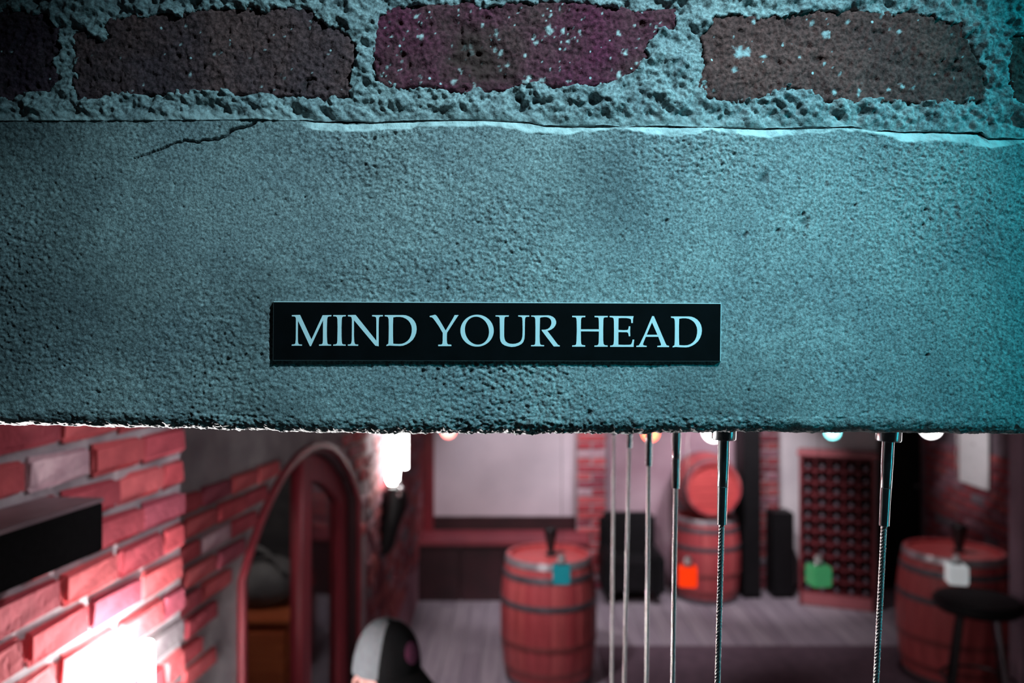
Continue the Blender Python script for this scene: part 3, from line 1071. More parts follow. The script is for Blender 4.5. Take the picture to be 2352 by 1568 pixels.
def lay(parent, org, u, n, ulen, z0, z1, skip=None, dimmed=False, seed=1, lenf=1.0):
    rr = random.Random(seed)
    full = bk_dim if dimmed else bk_meshes
    half = hb_dim if dimmed else hb_meshes
    ang = math.atan2(u.y, u.x)
    c = 0
    z = z0
    while z < z1:
        pos = 0.0
        items = []
        if c % 2 == 0:
            items.append(0.109 * lenf)
        while pos + sum(items) < ulen:
            items.append(0.218 * lenf)
        p = ulen
        for wdt in items:
            p0 = p - wdt
            uc = (p + p0) / 2 if True else 0
            p = p0
            if p0 < -0.03:
                if p0 + wdt < 0.08:
                    break
                uc, wdt = p0 + wdt - 0.0545 * lenf, 0.109 * lenf
            w = org + u * uc + Vector((0, 0, z))
            if not inframe(w) or (skip and skip(uc, z, rr)):
                continue
            me = rr.choice(half) if wdt < 0.15 * lenf else rr.choice(full)
            ob = bpy.data.objects.new('brick', me)
            link(ob, parent)
            ob.scale = (lenf * 1.0, 1, 1)
            ob.location = w + n * (-0.006 + rr.uniform(-0.003, 0.004))
            ob.rotation_euler = (rr.uniform(-0.01, 0.01), rr.uniform(-0.014, 0.014), ang + rr.uniform(-0.012, 0.012))
        z += 0.0755
        c += 1


lay(wall_near, Vector((PIERX(LY + 0.06), LY + 0.06, 0)), wall_u, wall_n, PL, 1.30, 2.33, seed=3, lenf=0.84)


def skip_far(uc, z, rr):
    y = Y0 + uc * wall_u.y
    if z > 1.92:
        return True
    if z < 1.46 and rr.random() < 0.35 + (1.46 - z) * 1.5:
        return True
    if YA0 - 0.11 < y < YA1 + 0.11:
        c, hw = (YA0 + YA1) / 2, (YA1 - YA0) / 2 + 0.10
        if z < SPR + 0.06 + (RISE + 0.03) * (1 - ((y - c) / hw) ** 2):
            return True
    return rr.random() < 0.06


lay(wall_far, Vector((LEFTX(Y0), Y0, 0)), wall_u, wall_n, (YL1 - Y0) / wall_u.y, 0.90, 2.2, skip=skip_far, seed=5)
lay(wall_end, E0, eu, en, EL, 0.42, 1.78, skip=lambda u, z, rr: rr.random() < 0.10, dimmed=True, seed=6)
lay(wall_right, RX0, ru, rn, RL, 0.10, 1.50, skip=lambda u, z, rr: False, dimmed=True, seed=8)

# brick piers standing out from the back wall
for px0, px1, nm, sd in ((1324, 1392, 'wall_back_pier', 9), (1728, 1790, 'wall_back_pier', 10)):
    xa, xb = PX(px0, BACK - 0.12), PX(px1, BACK - 0.12)
    o = MB().box(((xa + xb) / 2, BACK - 0.05, 1.375), (xb - xa, 0.14, 2.75)).build(nm, MAT_WALLMORTAR)
    tag(o, kind='structure')
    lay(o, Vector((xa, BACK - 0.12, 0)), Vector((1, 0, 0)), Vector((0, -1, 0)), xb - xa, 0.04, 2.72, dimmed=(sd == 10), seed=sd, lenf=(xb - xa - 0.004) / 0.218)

# ------------------------------------------------------------------ arched double door in the left wall
MAT_REDWOOD = mat('red_wood', (0.26, 0.026, 0.038), (0.17, 0.016, 0.025), 0.5, scale=4, stretch=(8, 8, 1), bump=0.1)
MAT_DKWOOD = mat('dark_wood', (0.045, 0.012, 0.016), (0.025, 0.008, 0.010), 0.55, scale=4)
MAT_GLASS = None
m, nt, bs = nodes('door_glass')
bs.inputs['Base Color'].default_value = (0.75, 0.8, 0.8, 1)
bs.inputs['Roughness'].default_value = 0.05
bs.inputs['Transmission Weight'].default_value = 1.0
bs.inputs['IOR'].default_value = 1.15
MAT_GLASS = m
door = empty('door_1', (0, 0, 0))
tag(door, kind='structure')


def arch_ring(w_out, w_in, spr, rise):
    a = arch(YA0 - w_out, YA1 + w_out, spr, rise + w_out)
    bb = arch(YA0 + w_in, YA1 - w_in, spr, rise - w_in * 0.8)
    return [a + bb[::-1]]


fill_outline('architrave', arch_ring(0.022, 0.0, SPR, RISE), 0.03, MAT_REDWOOD, xf_wall(Y0, LEFTX, 0.012), door)
fill_outline('door_lining', arch_ring(-0.001, 0.03, SPR, RISE), 0.26, MAT_DKWOOD, xf_wall(Y0, LEFTX, -0.12), door)


def archz(y, rise, spr=SPR):
    c, hw = (YA0 + YA1) / 2, (YA1 - YA0) / 2
    rad = (hw * hw + rise * rise) / (2 * rise)
    return spr + rise - rad + math.sqrt(max(rad * rad - (y - c) ** 2, 0))


def half_leaf(y0, y1, drop, z0):
    p = [(ul(y0), z0)]
    for k in range(17):
        y = y0 + (y1 - y0) * k / 16
        p.append((ul(y), archz(y, RISE) - drop))
    p.append((ul(y1), z0))
    return p


leaf_o = half_leaf(3.535, 4.215, 0.035, 0.01)
leaf_i = half_leaf(3.635, 4.11, 0.155, 0.40)
fill_outline('door_leaf', [leaf_o, leaf_i], 0.06, MAT_REDWOOD, xf_wall(Y0, LEFTX, -0.06), door)
fill_outline('glass_pane', [half_leaf(3.625, 4.12, 0.145, 0.39)], 0.006, MAT_GLASS, xf_wall(Y0, LEFTX, -0.06), door)
# dark side room behind the glass
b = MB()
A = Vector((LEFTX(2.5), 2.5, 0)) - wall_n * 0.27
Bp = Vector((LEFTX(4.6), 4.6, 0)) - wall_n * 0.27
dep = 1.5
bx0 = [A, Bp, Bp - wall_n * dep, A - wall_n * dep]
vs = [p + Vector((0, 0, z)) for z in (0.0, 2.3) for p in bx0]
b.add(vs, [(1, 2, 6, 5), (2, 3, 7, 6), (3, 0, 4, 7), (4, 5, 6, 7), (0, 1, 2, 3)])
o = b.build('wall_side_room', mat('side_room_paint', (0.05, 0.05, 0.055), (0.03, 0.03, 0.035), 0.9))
tag(o, kind='structure')
# things seen through the door
cab_c = Vector((-1.35, 4.28, 0))
ca = 0.0
cab = empty('wooden_chest', cab_c, ca)
tag(cab, 'orange-brown wooden chest standing in the dark behind the arched door', 'chest')
MAT_ORANGE = mat('orange_wood', (0.50, 0.13, 0.045), (0.36, 0.085, 0.03), 0.55, scale=3, stretch=(1, 8, 8))
MB().box((0, 0, 0.475), (0.40, 0.42, 0.94)).build('body', MAT_ORANGE, cab, bevel=0.006)
MB().box((0, 0, 0.96), (0.43, 0.46, 0.03)).build('lid', MAT_ORANGE, cab, bevel=0.006)
for dx in (-0.098, 0.098):
    MB().box((dx, -0.216, 0.48), (0.185, 0.015, 0.84)).build('front_panel', MAT_ORANGE, cab, bevel=0.004)
bag = empty('grey_holdall', cab_c + Vector((0, 0, 0.976)), ca)
tag(bag, 'slumped grey holdall lying on the orange-brown chest behind the arched door', 'bag')
MAT_GREYCLOTH = mat('grey_cloth', (0.16, 0.17, 0.175), (0.10, 0.105, 0.11), 0.95, scale=8)
bb = MB().ball((0, 0, 0.12), (0.20, 0.15, 0.13), 28, 16)
for v in bb.v:
    v.z = max(v.z, 0.002) + 0.03 * math.sin(v.x * 9) * (v.z > 0.1)
bb.build('body', MAT_GREYCLOTH, bag, True)
MB().tube([(-0.15 + 0.3 * t, -0.10, 0.2 + 0.13 * math.sin(math.pi * t)) for t in [k / 10 for k in range(11)]], 0.014).build('handle', MAT_GREYCLOTH, bag, True)
nb = Vector((LEFTX(4.35), 4.35, 1.30)) - wall_n * 0.75
o = MB().box((0, 0, 0), (0.14, 0.02, 0.24)).build('notice_board', mat('grey_board', (0.5, 0.52, 0.52), (0.4, 0.42, 0.42), 0.8), None, bevel=0.003)
o.location = Vector((PX(722, 4.57), 4.57, PZ(1140, 4.57)))
o.rotation_euler = (0, 0, 0)
tag(o, 'grey square notice board hanging inside the side room behind the arched door', 'board')

# ------------------------------------------------------------------ wall lamps and added tube lights
MAT_GLOW = mat('lamp_glass_lit', (0.9, 0.9, 0.9), rough=0.4, emit=(1.0, 0.95, 0.93), estr=320.0)
MAT_GLOW2 = mat('far_lamp_glass_lit', (0.9, 0.9, 0.9), rough=0.4, emit=(1.0, 0.97, 0.95), estr=30.0)


MAT_GLOW3 = mat('added_tube_glow', (0.9, 0.9, 0.9), rough=0.4, emit=(1.0, 0.95, 0.95), estr=34.0)

MAT_GLOW4 = mat('unseen_tube_glow', (0.9, 0.9, 0.9), rough=0.4, emit=(1.0, 0.95, 0.95), estr=120.0)


def tube_lamp(name, y, fx, n, rad, length, ztop_, glow, label, off=0.055):
    base = Vector((fx(y), y, 0)) + n * off
    t = empty(name, (base.x, base.y, ztop_ - length))
    tag(t, label, 'lamp')
    MB().lathe([(rad * 0.9, 0.0), (rad, 0.01), (rad, length - rad), (rad * 0.92, length - rad * 0.55), (rad * 0.7, length - rad * 0.25), (rad * 0.35, length - 0.002)], 24).build('glass_tube', glow, t, True)
    MB().lathe([(rad * 1.1, -0.04), (rad * 1.15, -0.035), (rad * 1.15, 0.0), (rad * 0.95, 0.004)], 24).build('holder', MAT_STEEL, t, True)
    MB().tube([(0, 0, -0.03), tuple(-n * (off - 0.014) + Vector((0, 0, -0.03)))], 0.008).build('bracket', MAT_STEEL, t, True)
    return t


tube_lamp('wall_or_added_lamp', 1.60, PIERX, wall_n, 0.0135, 0.24, PZ(1465, 1.60), MAT_GLOW, 'glaring white tube lamp low on the near left brick pier', 0.095)
tube_lamp('wall_or_added_lamp', 1.34, lambda y: 1.01, Vector((-1, 0, 0)), 0.0120, 0.58, 2.19, MAT_GLOW3, 'unseen white tube light added right of the opening for the cable edges', 0.05)  # added out of view to give the cables white right edges
tube_lamp('wall_or_added_lamp', 2.12, LEFTX, wall_n, 0.0120, 0.55, 1.50, MAT_GLOW4, 'unseen white tube light added round the pier corner to brighten the recessed left wall', 0.055)  # added behind the pier to light the lower recessed wall
tube_lamp('added_cyan_tube', 0.25, lambda y: 1.01, Vector((-1, 0, 0)), 0.012, 0.50, 2.26, mat('added_cyan_glow', (0.3, 0.9, 0.9), rough=0.4, emit=(0.0, 0.75, 0.9), estr=11.0), 'unseen cyan tube light added on the right for the cyan line on the cables', 0.06)  # added out of view for the cyan line along the cables
# bright lamp on the far stretch of the left wall
ly = 5.05
lw = E0 + eu * ((ly - YL1) / eu.y)
t = empty('wall_lantern', (lw.x + 0.075, ly, PZ(1270, ly)))
tag(t, 'bright wall lamp with black bracket, left of the pale window blind', 'lamp')
hL = PZ(985, ly) - PZ(1112, ly)
zL = PZ(1112, ly) - PZ(1270, ly)
MB().lathe([(0.022, zL), (0.038, zL + 0.03), (0.044, zL + 0.08), (0.044, zL + hL + 0.1), (0.03, zL + hL + 0.14)], 24).build('glass_shade', MAT_GLOW2, t, True)
MB().lathe([(0.018, zL + 0.10), (0.018, zL + hL + 0.15)], 12, Matrix.Translation((0.075, 0.02, 0))).build('side_tube', MAT_GLOW2, t, True)
bb = MB()
prof = [(0.0, 0.00, 0.045), (0.02, 0.05, 0.06), (0.04, 0.18, 0.075), (0.07, 0.30, 0.095), (0.08, 0.38, 0.085), (0.09, 0.42, 0.05)]
vs, fs = [], []
for dx, z, w in prof:
    for a in range(16):
        th = 2 * math.pi * a / 16
        vs.append((-0.06 + dx * 0.9 + w * math.cos(th), 0.05 * math.sin(th), z))
for i in range(len(prof) - 1):
    for a in range(16):
        a2 = (a + 1) % 16
        fs.append((i * 16 + a, i * 16 + a2, i * 16 + 16 + a2, i * 16 + 16 + a))
fs += [tuple(range(15, -1, -1)), tuple(16 * (len(prof) - 1) + a for a in range(16))]
bb.add(vs, fs).build('bracket_body', MAT_BLACKMETAL, t, True)
MB().box((-0.06, 0, 0.30), (0.09, 0.04, 0.05)).build('wall_plate', MAT_BLACKMETAL, t, bevel=0.004)
for dx, dz in ((0.065, zL - 0.02), (0.05, zL - 0.06), (0.045, zL + 0.02)):
    MB().ball((dx, -0.05, dz), (0.016, 0.016, 0.016), 12, 8).build('glass_bead', MAT_STEEL, t, True)

# ------------------------------------------------------------------ black trunking box on the pier
by0, by1 = 0.80, 1.415
box_z0, box_z1 = PZ(1265, 1.40), PZ(1143, 1.40)
t = empty('speaker_bar', Vector((PIERX(by0), by0, box_z0)) + wall_n * 0.065, math.atan2(wall_u.y, wall_u.x))
tag(t, 'long black box mounted along the near left brick pier', 'box')
LB = (by1 - by0) / wall_u.y
hB = box_z1 - box_z0
MAT_BLK = mat('black_grille', (0.005, 0.005, 0.0055), (0.003, 0.003, 0.0035), 0.9, spec=0.1, scale=90)
MAT_BOXTOP = mat('box_top_wood', (0.24, 0.16, 0.18), (0.18, 0.12, 0.14), 0.6, scale=20)
MB().box((LB / 2, 0.0, hB / 2 - 0.004), (LB, 0.108, hB - 0.008)).build('body', MAT_BLK, t, bevel=0.003)
MB().box((LB / 2, 0.0, hB - 0.004), (LB, 0.112, 0.008)).build('top_panel', MAT_BOXTOP, t, bevel=0.002)

# ------------------------------------------------------------------ window with blind and bench on the back wall
bx0_, bx1_ = PX(998, BACK), PX(1321, BACK)
zsill = PZ(1188, BACK)
win = empty('window_1', ((bx0_ + bx1_) / 2, BACK, zsill))
tag(win, kind='structure')
hw_ = (bx1_ - bx0_) / 2
MAT_BLIND = mat('blind_cloth', (0.74, 0.66, 0.71), (0.62, 0.56, 0.61), 0.9, scale=2.2)
for sx in (-1, 1):
    MB().box((sx * (hw_ + 0.05), -0.05, 0.75), (0.10, 0.12, 1.9)).build('frame_post', MAT_REDWOOD, win, bevel=0.006)
MB().box((0, -0.05, 1.66), (2 * hw_ + 0.2, 0.12, 0.10)).build('frame_head', MAT_REDWOOD, win, bevel=0.006)
# cloth with shallow vertical waves
nx = 60
gv, gf = [], []
for j in range(2):
    for i in range(nx + 1):
        u = i / nx
        for s in range(2):
            gv.append((-hw_ + 2 * hw_ * u, -0.03 - s * 0.004 + 0.004 * math.sin(u * 26) * (1 if j == 0 else 0.4), 0.02 + j * 1.60))
for j in range(1):
    for i in range(nx):
        a = i * 2
        c = a + (nx + 1) * 2
        gf += [(a, a + 2, c + 2, c), (a + 1, c + 1, c + 3, a + 3)]
MB().add(gv, gf).build('blind', MAT_BLIND, win, True)
for i in range(34):
    MB().box((-hw_ + 2 * hw_ * (i + 0.5) / 34, -0.035, -0.045), (2 * hw_ / 34 * 0.55, 0.01, 0.13)).build('fringe_tassel', mat('tassel', (0.16, 0.06, 0.07), (0.10, 0.035, 0.045), 0.9), win)
MB().box((0, -0.03, -0.12), (2 * hw_ + 0.24, 0.05, 0.26)).build('apron', MAT_DKWOOD, win, bevel=0.006)
bench = empty('window_bench', ((PX(968, 7.75) + PX(1345, 7.75)) / 2, 7.6, 0))
tag(bench, 'dark wooden window bench with red seat edge below the pale blind', 'bench')
bwid = PX(1345, 7.75) - PX(968, 7.75)
zb_ = PZ(1240, 7.4)
MB().box((0, 0.02, zb_ - 0.03), (bwid, 0.46, 0.05)).build('seat', mat('bench_red', (0.30, 0.055, 0.07), (0.22, 0.04, 0.055), 0.5, scale=4), bench, bevel=0.008)
for i in range(4):
    MB().box((-bwid / 2 + bwid * (i + 0.5) / 4, -0.17, (zb_ - 0.055) / 2), (bwid / 4 - 0.006, 0.03, zb_ - 0.056)).build('front_panel', MAT_DKWOOD, bench, bevel=0.004)
for sx in (-1, 1):
    MB().box((sx * (bwid / 2 - 0.015), 0.03, (zb_ - 0.055) / 2), (0.03, 0.36, zb_ - 0.056)).build('end_panel', MAT_DKWOOD, bench, bevel=0.003)

# ------------------------------------------------------------------ barrels
MAT_STAVE = mat('red_oak_stave', (1.0, 1.0, 1.0), (0.74, 0.66, 0.66), 0.42, scale=3.0, stretch=(6, 6, 0.7), bump=0.12, bscale=30,
                objrand=[(0.0, (0.50, 0.080, 0.090)), (0.3, (0.58, 0.115, 0.118)), (0.6, (0.43, 0.068, 0.078)), (0.85, (0.53, 0.10, 0.10))])
MAT_HEAD = mat('red_barrel_head', (0.62, 0.095, 0.09), (0.50, 0.07, 0.072), 0.40, scale=3, stretch=(1, 8, 1))
MAT_HOOP = mat('barrel_hoop', (0.50, 0.49, 0.51), (0.36, 0.35, 0.38), 0.32, 0.55, scale=10)
MAT_HOOPD = mat('barrel_hoop_dark', (0.16, 0.15, 0.17), (0.10, 0.095, 0.11), 0.4, 0.4, scale=10)
MAT_HOOPR = mat('barrel_hoop_red', (0.34, 0.08, 0.08), (0.26, 0.06, 0.06), 0.45, 0.2, scale=10)


def barrel(H_, rmax, rend, loc, label, rz=0.0, M3=None):
    t = empty('barrel', loc, rz)
    tag(t, label, 'barrel', 'red wooden barrels')
    rad = lambda z: rend + (rmax - rend) * (1 - (2 * z / H_ - 1) ** 2)
    NS = 22
    vs, fs = [], []
    nz = 12
    da = 2 * math.pi / NS * 0.488
    for j in range(nz + 1):
        z = H_ * j / nz
        for (dr, a) in ((-0.0035, -da), (0.0, -da * 0.8), (0.0, 0.0), (0.0, da * 0.8), (-0.0035, da), (-0.028, da), (-0.028, -da)):
            r_ = rad(z) + dr
            vs.append((r_ * math.cos(a), r_ * math.sin(a), z))
    for j in range(nz):
        for k in range(7):
            k2 = (k + 1) % 7
            fs.append((j * 7 + k, j * 7 + k2, j * 7 + 7 + k2, j * 7 + 7 + k))
    fs += [tuple(range(6, -1, -1)), tuple(nz * 7 + k for k in range(7))]
    s0 = MB().add(vs, fs).build('stave', MAT_STAVE, t, True)
    for k in range(1, NS):
        s = s0.copy()
        COL.objects.link(s)
        s.parent = t
        s.rotation_euler = (0, 0, 2 * math.pi * k / NS)
    for zc, hh_, mm in ((H_ - 0.026, 0.046, MAT_HOOP), (H_ * 0.865, 0.042, MAT_HOOPD), (H_ * 0.655, 0.040, MAT_HOOPD), (H_ * 0.345, 0.040, MAT_HOOPR), (H_ * 0.135, 0.042, MAT_HOOPR), (0.026, 0.046, MAT_HOOPD)):
        z0, z1 = zc - hh_ / 2, zc + hh_ / 2
        MB().lathe([(rad(z0) - 0.01, z0), (rad(z0) + 0.003, z0), (rad(zc) + 0.0045, zc), (rad(z1) + 0.003, z1), (rad(z1) - 0.010, z1)], 48, cap=False).build('hoop', mm, t, True)
    for zc in (H_ - 0.035, 0.035):
        nb_ = 6
        rr = rad(zc) - 0.026
        for k in range(nb_):
            y0 = -rr + 2 * rr * k / nb_ + 0.0015
            y1 = -rr + 2 * rr * (k + 1) / nb_ - 0.0015
            pts = []
            for y_ in np.linspace(y0, y1, 5):
                pts.append((math.sqrt(max(rr * rr - y_ * y_, 0)), y_))
            for y_ in np.linspace(y1, y0, 5):
                pts.append((-math.sqrt(max(rr * rr - y_ * y_, 0)), y_))
            n_ = len(pts)
            v = [(x_, y_, zc + 0.01) for x_, y_ in pts] + [(x_, y_, zc - 0.01) for x_, y_ in pts]
            f = [tuple(range(n_)), tuple(range(2 * n_ - 1, n_ - 1, -1))] + [(i, n_ + i, n_ + (i + 1) % n_, (i + 1) % n_) for i in range(n_)]
            MB().add(v, f).build('head_board', MAT_HEAD, t)
    return t


def floor_y(py):
    return CZ * F / (py - HORIZON)


YB1 = 5.72
barrel(0.885, 0.345, 0.300, (PX(1260, YB1), YB1, 0.0), 'red barrel standing alone in front of the pale window blind', 0.3)
YB2 = 5.72
barrel(0.905, 0.375, 0.325, (PX(2190, YB2), YB2, 0.0095), 'red barrel at the right edge with a black stool before it', 0.1)
YB3 = 7.55
barrel(0.78, 0.315, 0.275, (PX(1622, YB3), YB3, 0.0), 'upright red barrel carrying another barrel, behind the cables', 0.5)
t = barrel(0.62, 0.290, 0.250, (0, 0, 0), 'red barrel lying end-on on top of the upright barrel', 0.0)
t.location = (PX(1624, YB3 - 0.05), YB3 - 0.30, 0.78 + 0.293)
t.rotation_euler = (R(-90), 0, 0)


# small black holders on two of the barrels
def holder(loc, label, s=1.0):
    t = empty('table_holder', loc)
    tag(t, label, 'holder', 'black holders on the barrels')
    MB().lathe([(0.040 * s, 0.0), (0.042 * s, 0.008), (0.024 * s, 0.016), (0.020 * s, 0.03)], 24).build('foot', MAT_BLACKMETAL, t, True)
    MB().lathe([(0.024 * s, 0.03), (0.030 * s, 0.07), (0.042 * s, 0.13), (0.048 * s, 0.185), (0.044 * s, 0.19), (0.036 * s, 0.14)], 24).build('cup', MAT_BLACKMETAL, t, True)
    return t


holder((PX(1265, YB1), YB1 - 0.01, 0.885 - 0.012), 'slim black tapered holder on the barrel before the window blind')
holder((PX(2203, YB2), YB2, 0.905 - 0.015), 'slim black tapered holder on the right-hand barrel', 1.15)

# ------------------------------------------------------------------ bar stool
st = empty('bar_stool', (PX(2246, 5.0), 5.0, 0.0095))
tag(st, 'black round bar stool in front of the right-hand barrel', 'stool')
zs_ = PZ(1383, 5.0)
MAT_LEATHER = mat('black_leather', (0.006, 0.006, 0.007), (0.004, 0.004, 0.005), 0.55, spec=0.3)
MB().lathe([(0.10, zs_ - 0.06), (0.23, zs_ - 0.055), (0.255, zs_ - 0.03), (0.255, zs_), (0.235, zs_ + 0.02), (0.12, zs_ + 0.028)], 40).build('seat', MAT_LEATHER, st, True)
for k in range(4):
    a = R(20 + 90 * k)
    MB().tube([(0.13 * math.cos(a), 0.13 * math.sin(a), zs_ - 0.05), (0.24 * math.cos(a), 0.24 * math.sin(a), 0.004)], 0.016).build('leg', MAT_STEEL if k == 3 else MAT_BLACKMETAL, st, True)
pts = [(0.205 * math.cos(R(15 * k)), 0.205 * math.sin(R(15 * k)), 0.27) for k in range(25)]
MB().tube(pts, 0.010).build('foot_ring', MAT_BLACKMETAL, st, True)

# ------------------------------------------------------------------ wine rack with bottles
YR = 7.15
xr0, xr1 = PX(1853, YR), PX(2016, YR)
hR = PZ(1050, YR)
RROT = R(-22)
rk = empty('wine_rack', ((xr0 + xr1) / 2 + 0.03, YR + 0.20, 0), RROT)
tag(rk, 'tall dark red wooden wine rack filled with bottles', 'rack')
wR = (xr1 - xr0) * 1.0
MAT_RACK = mat('rack_wood', (0.20, 0.030, 0.038), (0.13, 0.018, 0.024), 0.55, scale=4)
MAT_RACKTOP = mat('rack_top_wood', (0.42, 0.13, 0.14), (0.34, 0.10, 0.11), 0.5, scale=4)
dR = 0.34
NCOL, NROW = 5, 11
zbase = 0.12
ch = (hR - zbase - 0.03) / NROW
cw = (wR - 0.03) / NCOL
for sx in (-1, 1):
    MB().box((sx * (wR / 2 - 0.0125), 0, hR / 2), (0.025, dR, hR)).build('side_panel', MAT_RACK, rk, bevel=0.003)
MB().box((0, 0, hR + 0.012), (wR + 0.04, dR + 0.03, 0.03)).build('top_panel', MAT_RACKTOP, rk, bevel=0.004)
MB().box((0, -dR / 2 + 0.02, zbase / 2 + 0.004), (wR - 0.052, 0.025, zbase - 0.006)).build('plinth', MAT_RACKTOP, rk, bevel=0.003)
MB().box((0, dR / 2 - 0.006, hR / 2 + 0.06), (wR - 0.052, 0.012, hR - 0.13)).build('back_panel', MAT_DKWOOD, rk)
sh0 = None
for r_ in range(NROW + 1):
    if sh0 is None:
        sh0 = MB().box((0, 0, 0), (wR - 0.052, dR - 0.03, 0.010)).build('shelf', MAT_RACK, rk, bevel=0.002)
        s = sh0
    else:
        s = sh0.copy()
        link(s)
    s.location = (0, -0.005, zbase + r_ * ch)
dv0 = None
for c_ in range(1, NCOL):
    if dv0 is None:
        dv0 = MB().box((0, 0, 0), (0.010, dR - 0.04, hR - zbase - 0.04)).build('divider', MAT_RACK, rk, bevel=0.002)
        s = dv0
    else:
        s = dv0.copy()
        link(s)
    s.location = (-wR / 2 + 0.015 + cw * c_, -0.003, zbase + (hR - zbase) / 2)
MAT_BOTTLE = mat('bottle_glass', (0.010, 0.014, 0.012), (0.006, 0.008, 0.007), 0.12)
MAT_FOIL = mat('bottle_foil', (0.34, 0.26, 0.30), (0.24, 0.18, 0.21), 0.35, 0.5, scale=20)
bp0 = None
for r_ in range(NROW):
    for c_ in range(NCOL):
        loc = Matrix.Translation(rk.location) @ Matrix.Rotation(RROT, 4, 'Z') @ Vector((-wR / 2 + 0.015 + cw * (c_ + 0.5), 0.12, zbase + r_ * ch + 0.0055 + 0.0365))
        if bp0 is None:
            bp0 = empty('wine_bottle')
            MB().lathe([(0.030, 0.0), (0.036, 0.006), (0.036, 0.185), (0.030, 0.205), (0.0150, 0.225), (0.0140, 0.238)], 20).build('glass_body', MAT_BOTTLE, bp0, True)
            MB().lathe([(0.0148, 0.236), (0.0155, 0.240), (0.0155, 0.280), (0.0168, 0.283), (0.0168, 0.292), (0.0150, 0.295)], 16).build('foil_cap', MAT_FOIL, bp0, True)
            t = bp0
        else:
            t = copy_tree(bp0)
        t.location = loc
        t.rotation_euler = (R(90), 0, RROT)
        tag(t, 'dark wine bottle lying neck-out in a cell of the wine rack', 'bottle', 'bottles in the wine rack')


# ------------------------------------------------------------------ black armchairs, locker, door, post, notice
def armchair(px0, px1, py_top, Y, label, rz=0.0):
    w = PX(px1, Y) - PX(px0, Y)
    h = PZ(py_top, Y)
    t = empty('armchair', ((PX(px0, Y) + PX(px1, Y)) / 2, Y + 0.3, 0), rz)
    tag(t, label, 'armchair')
    MB().box((0, 0, 0.24), (w - 0.16, 0.52, 0.26)).build('seat', MAT_LEATHER, t, bevel=0.03)
    MB().box((0, 0.24, h / 2 + 0.06), (w - 0.02, 0.14, h - 0.12)).build('backrest', MAT_LEATHER, t, bevel=0.04)
    for s in (-1, 1):
        MB().box((s * (w / 2 - 0.06), 0, 0.27), (0.12, 0.60, 0.38)).build('armrest', MAT_LEATHER, t, bevel=0.035)
    for sx in (-1, 1):
        for sy in (-1, 1):
            MB().lathe([(0.016, 0.002), (0.024, 0.115)], 12, Matrix.Translation((sx * (w / 2 - 0.07), sy * 0.22, 0))).build('leg', MAT_BLACKMETAL, t, True)
    return t


armchair(1388, 1530, 1203, 7.25, 'black low armchair left of the stacked barrels')
cb = empty('black_cabinet', ((PX(1776, 7.5) + PX(1822, 7.5)) / 2, 7.60, 0))
tag(cb, 'narrow black cabinet between the brick pier and the wine rack', 'cabinet')
cw_ = PX(1836, 7.3) - PX(1786, 7.3)
hc_ = PZ(1188, 7.3)
MB().box((0, 0, hc_ / 2 + 0.002), (cw_, 0.22, hc_)).build('body', MAT_LEATHER, cb, bevel=0.006)
MB().box((0, -0.116, hc_ / 2), (cw_ - 0.02, 0.014, hc_ - 0.06)).build('door', MAT_LEATHER, cb, bevel=0.003)
o = empty('shade_block', ((PX(1700, 7.6) + PX(1738, 7.6)) / 2, 7.62, 0))  # black block added in place of a dark area of shade
tag(o, 'tall narrow black locker standing in for shade right of the stacked barrels', 'block')
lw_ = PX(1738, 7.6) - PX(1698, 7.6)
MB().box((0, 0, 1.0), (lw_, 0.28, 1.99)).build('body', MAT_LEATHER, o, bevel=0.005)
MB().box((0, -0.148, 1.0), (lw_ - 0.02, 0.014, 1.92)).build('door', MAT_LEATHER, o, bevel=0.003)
# dark door with wooden post at the right of the back wall
dx0, dx1 = PX(2028, BACK), PX(2108, BACK)
d = empty('door_2', ((dx0 + dx1) / 2, BACK, 0))
tag(d, kind='structure')
MB().box((0, -0.03, 1.02), (dx1 - dx0, 0.05, 2.04)).build('door_leaf', MAT_LEATHER, d, bevel=0.004)
MB().box((-(dx1 - dx0) / 2 - 0.03, -0.05, 1.04), (0.05, 0.09, 2.08)).build('jamb', MAT_DKWOOD, d, bevel=0.004)
MB().box(((dx1 - dx0) / 2 + 0.05, -0.09, 1.04), (0.09, 0.12, 2.08)).build('jamb', mat('post_wood', (0.24, 0.085, 0.11), (0.18, 0.06, 0.08), 0.6, scale=4), d, bevel=0.004)
MB().ball(((dx1 - dx0) / 2 - 0.05, -0.08, 1.0), (0.025, 0.025, 0.025), 12, 8).build('door_knob', MAT_STEEL, d, True)
o = MB().box((0, 0, 1.2), (0.16, 0.16, 2.4)).build('timber_post', mat('mauve_post', (0.24, 0.16, 0.20), (0.18, 0.12, 0.15), 0.7, scale=4), None, bevel=0.008)
o.location = (PX(2362, 5.18), 5.18, 0.0)
tag(o, 'dull mauve timber post cut off by the right edge', 'post')
u0 = 0.80
n0 = RX0 + ru * u0 + rn * 0.030
t = empty('paper_notice', (n0.x, n0.y, PZ(1104, n0.y)), math.atan2(ru.y, ru.x))
tag(t, 'white paper notice on the dark brick wall at the upper right', 'notice')
M = Matrix()
MB().box((0.24, 0, 0.35), (0.48, 0.004, 0.70)).build('sheet', mat('paper', (0.72, 0.71, 0.71), (0.66, 0.65, 0.65), 0.8), t)
MB().box((0.24, 0.0, 0.35), (0.02, 0.006, 0.02)).build('pin', MAT_STEEL, t)

# ------------------------------------------------------------------ rug
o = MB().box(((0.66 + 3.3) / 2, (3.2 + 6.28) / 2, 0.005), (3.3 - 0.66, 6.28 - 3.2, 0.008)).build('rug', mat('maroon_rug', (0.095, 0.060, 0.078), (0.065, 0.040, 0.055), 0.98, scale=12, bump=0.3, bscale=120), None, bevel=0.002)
tag(o, 'dark maroon rug on the boards right of the lone barrel', 'rug')


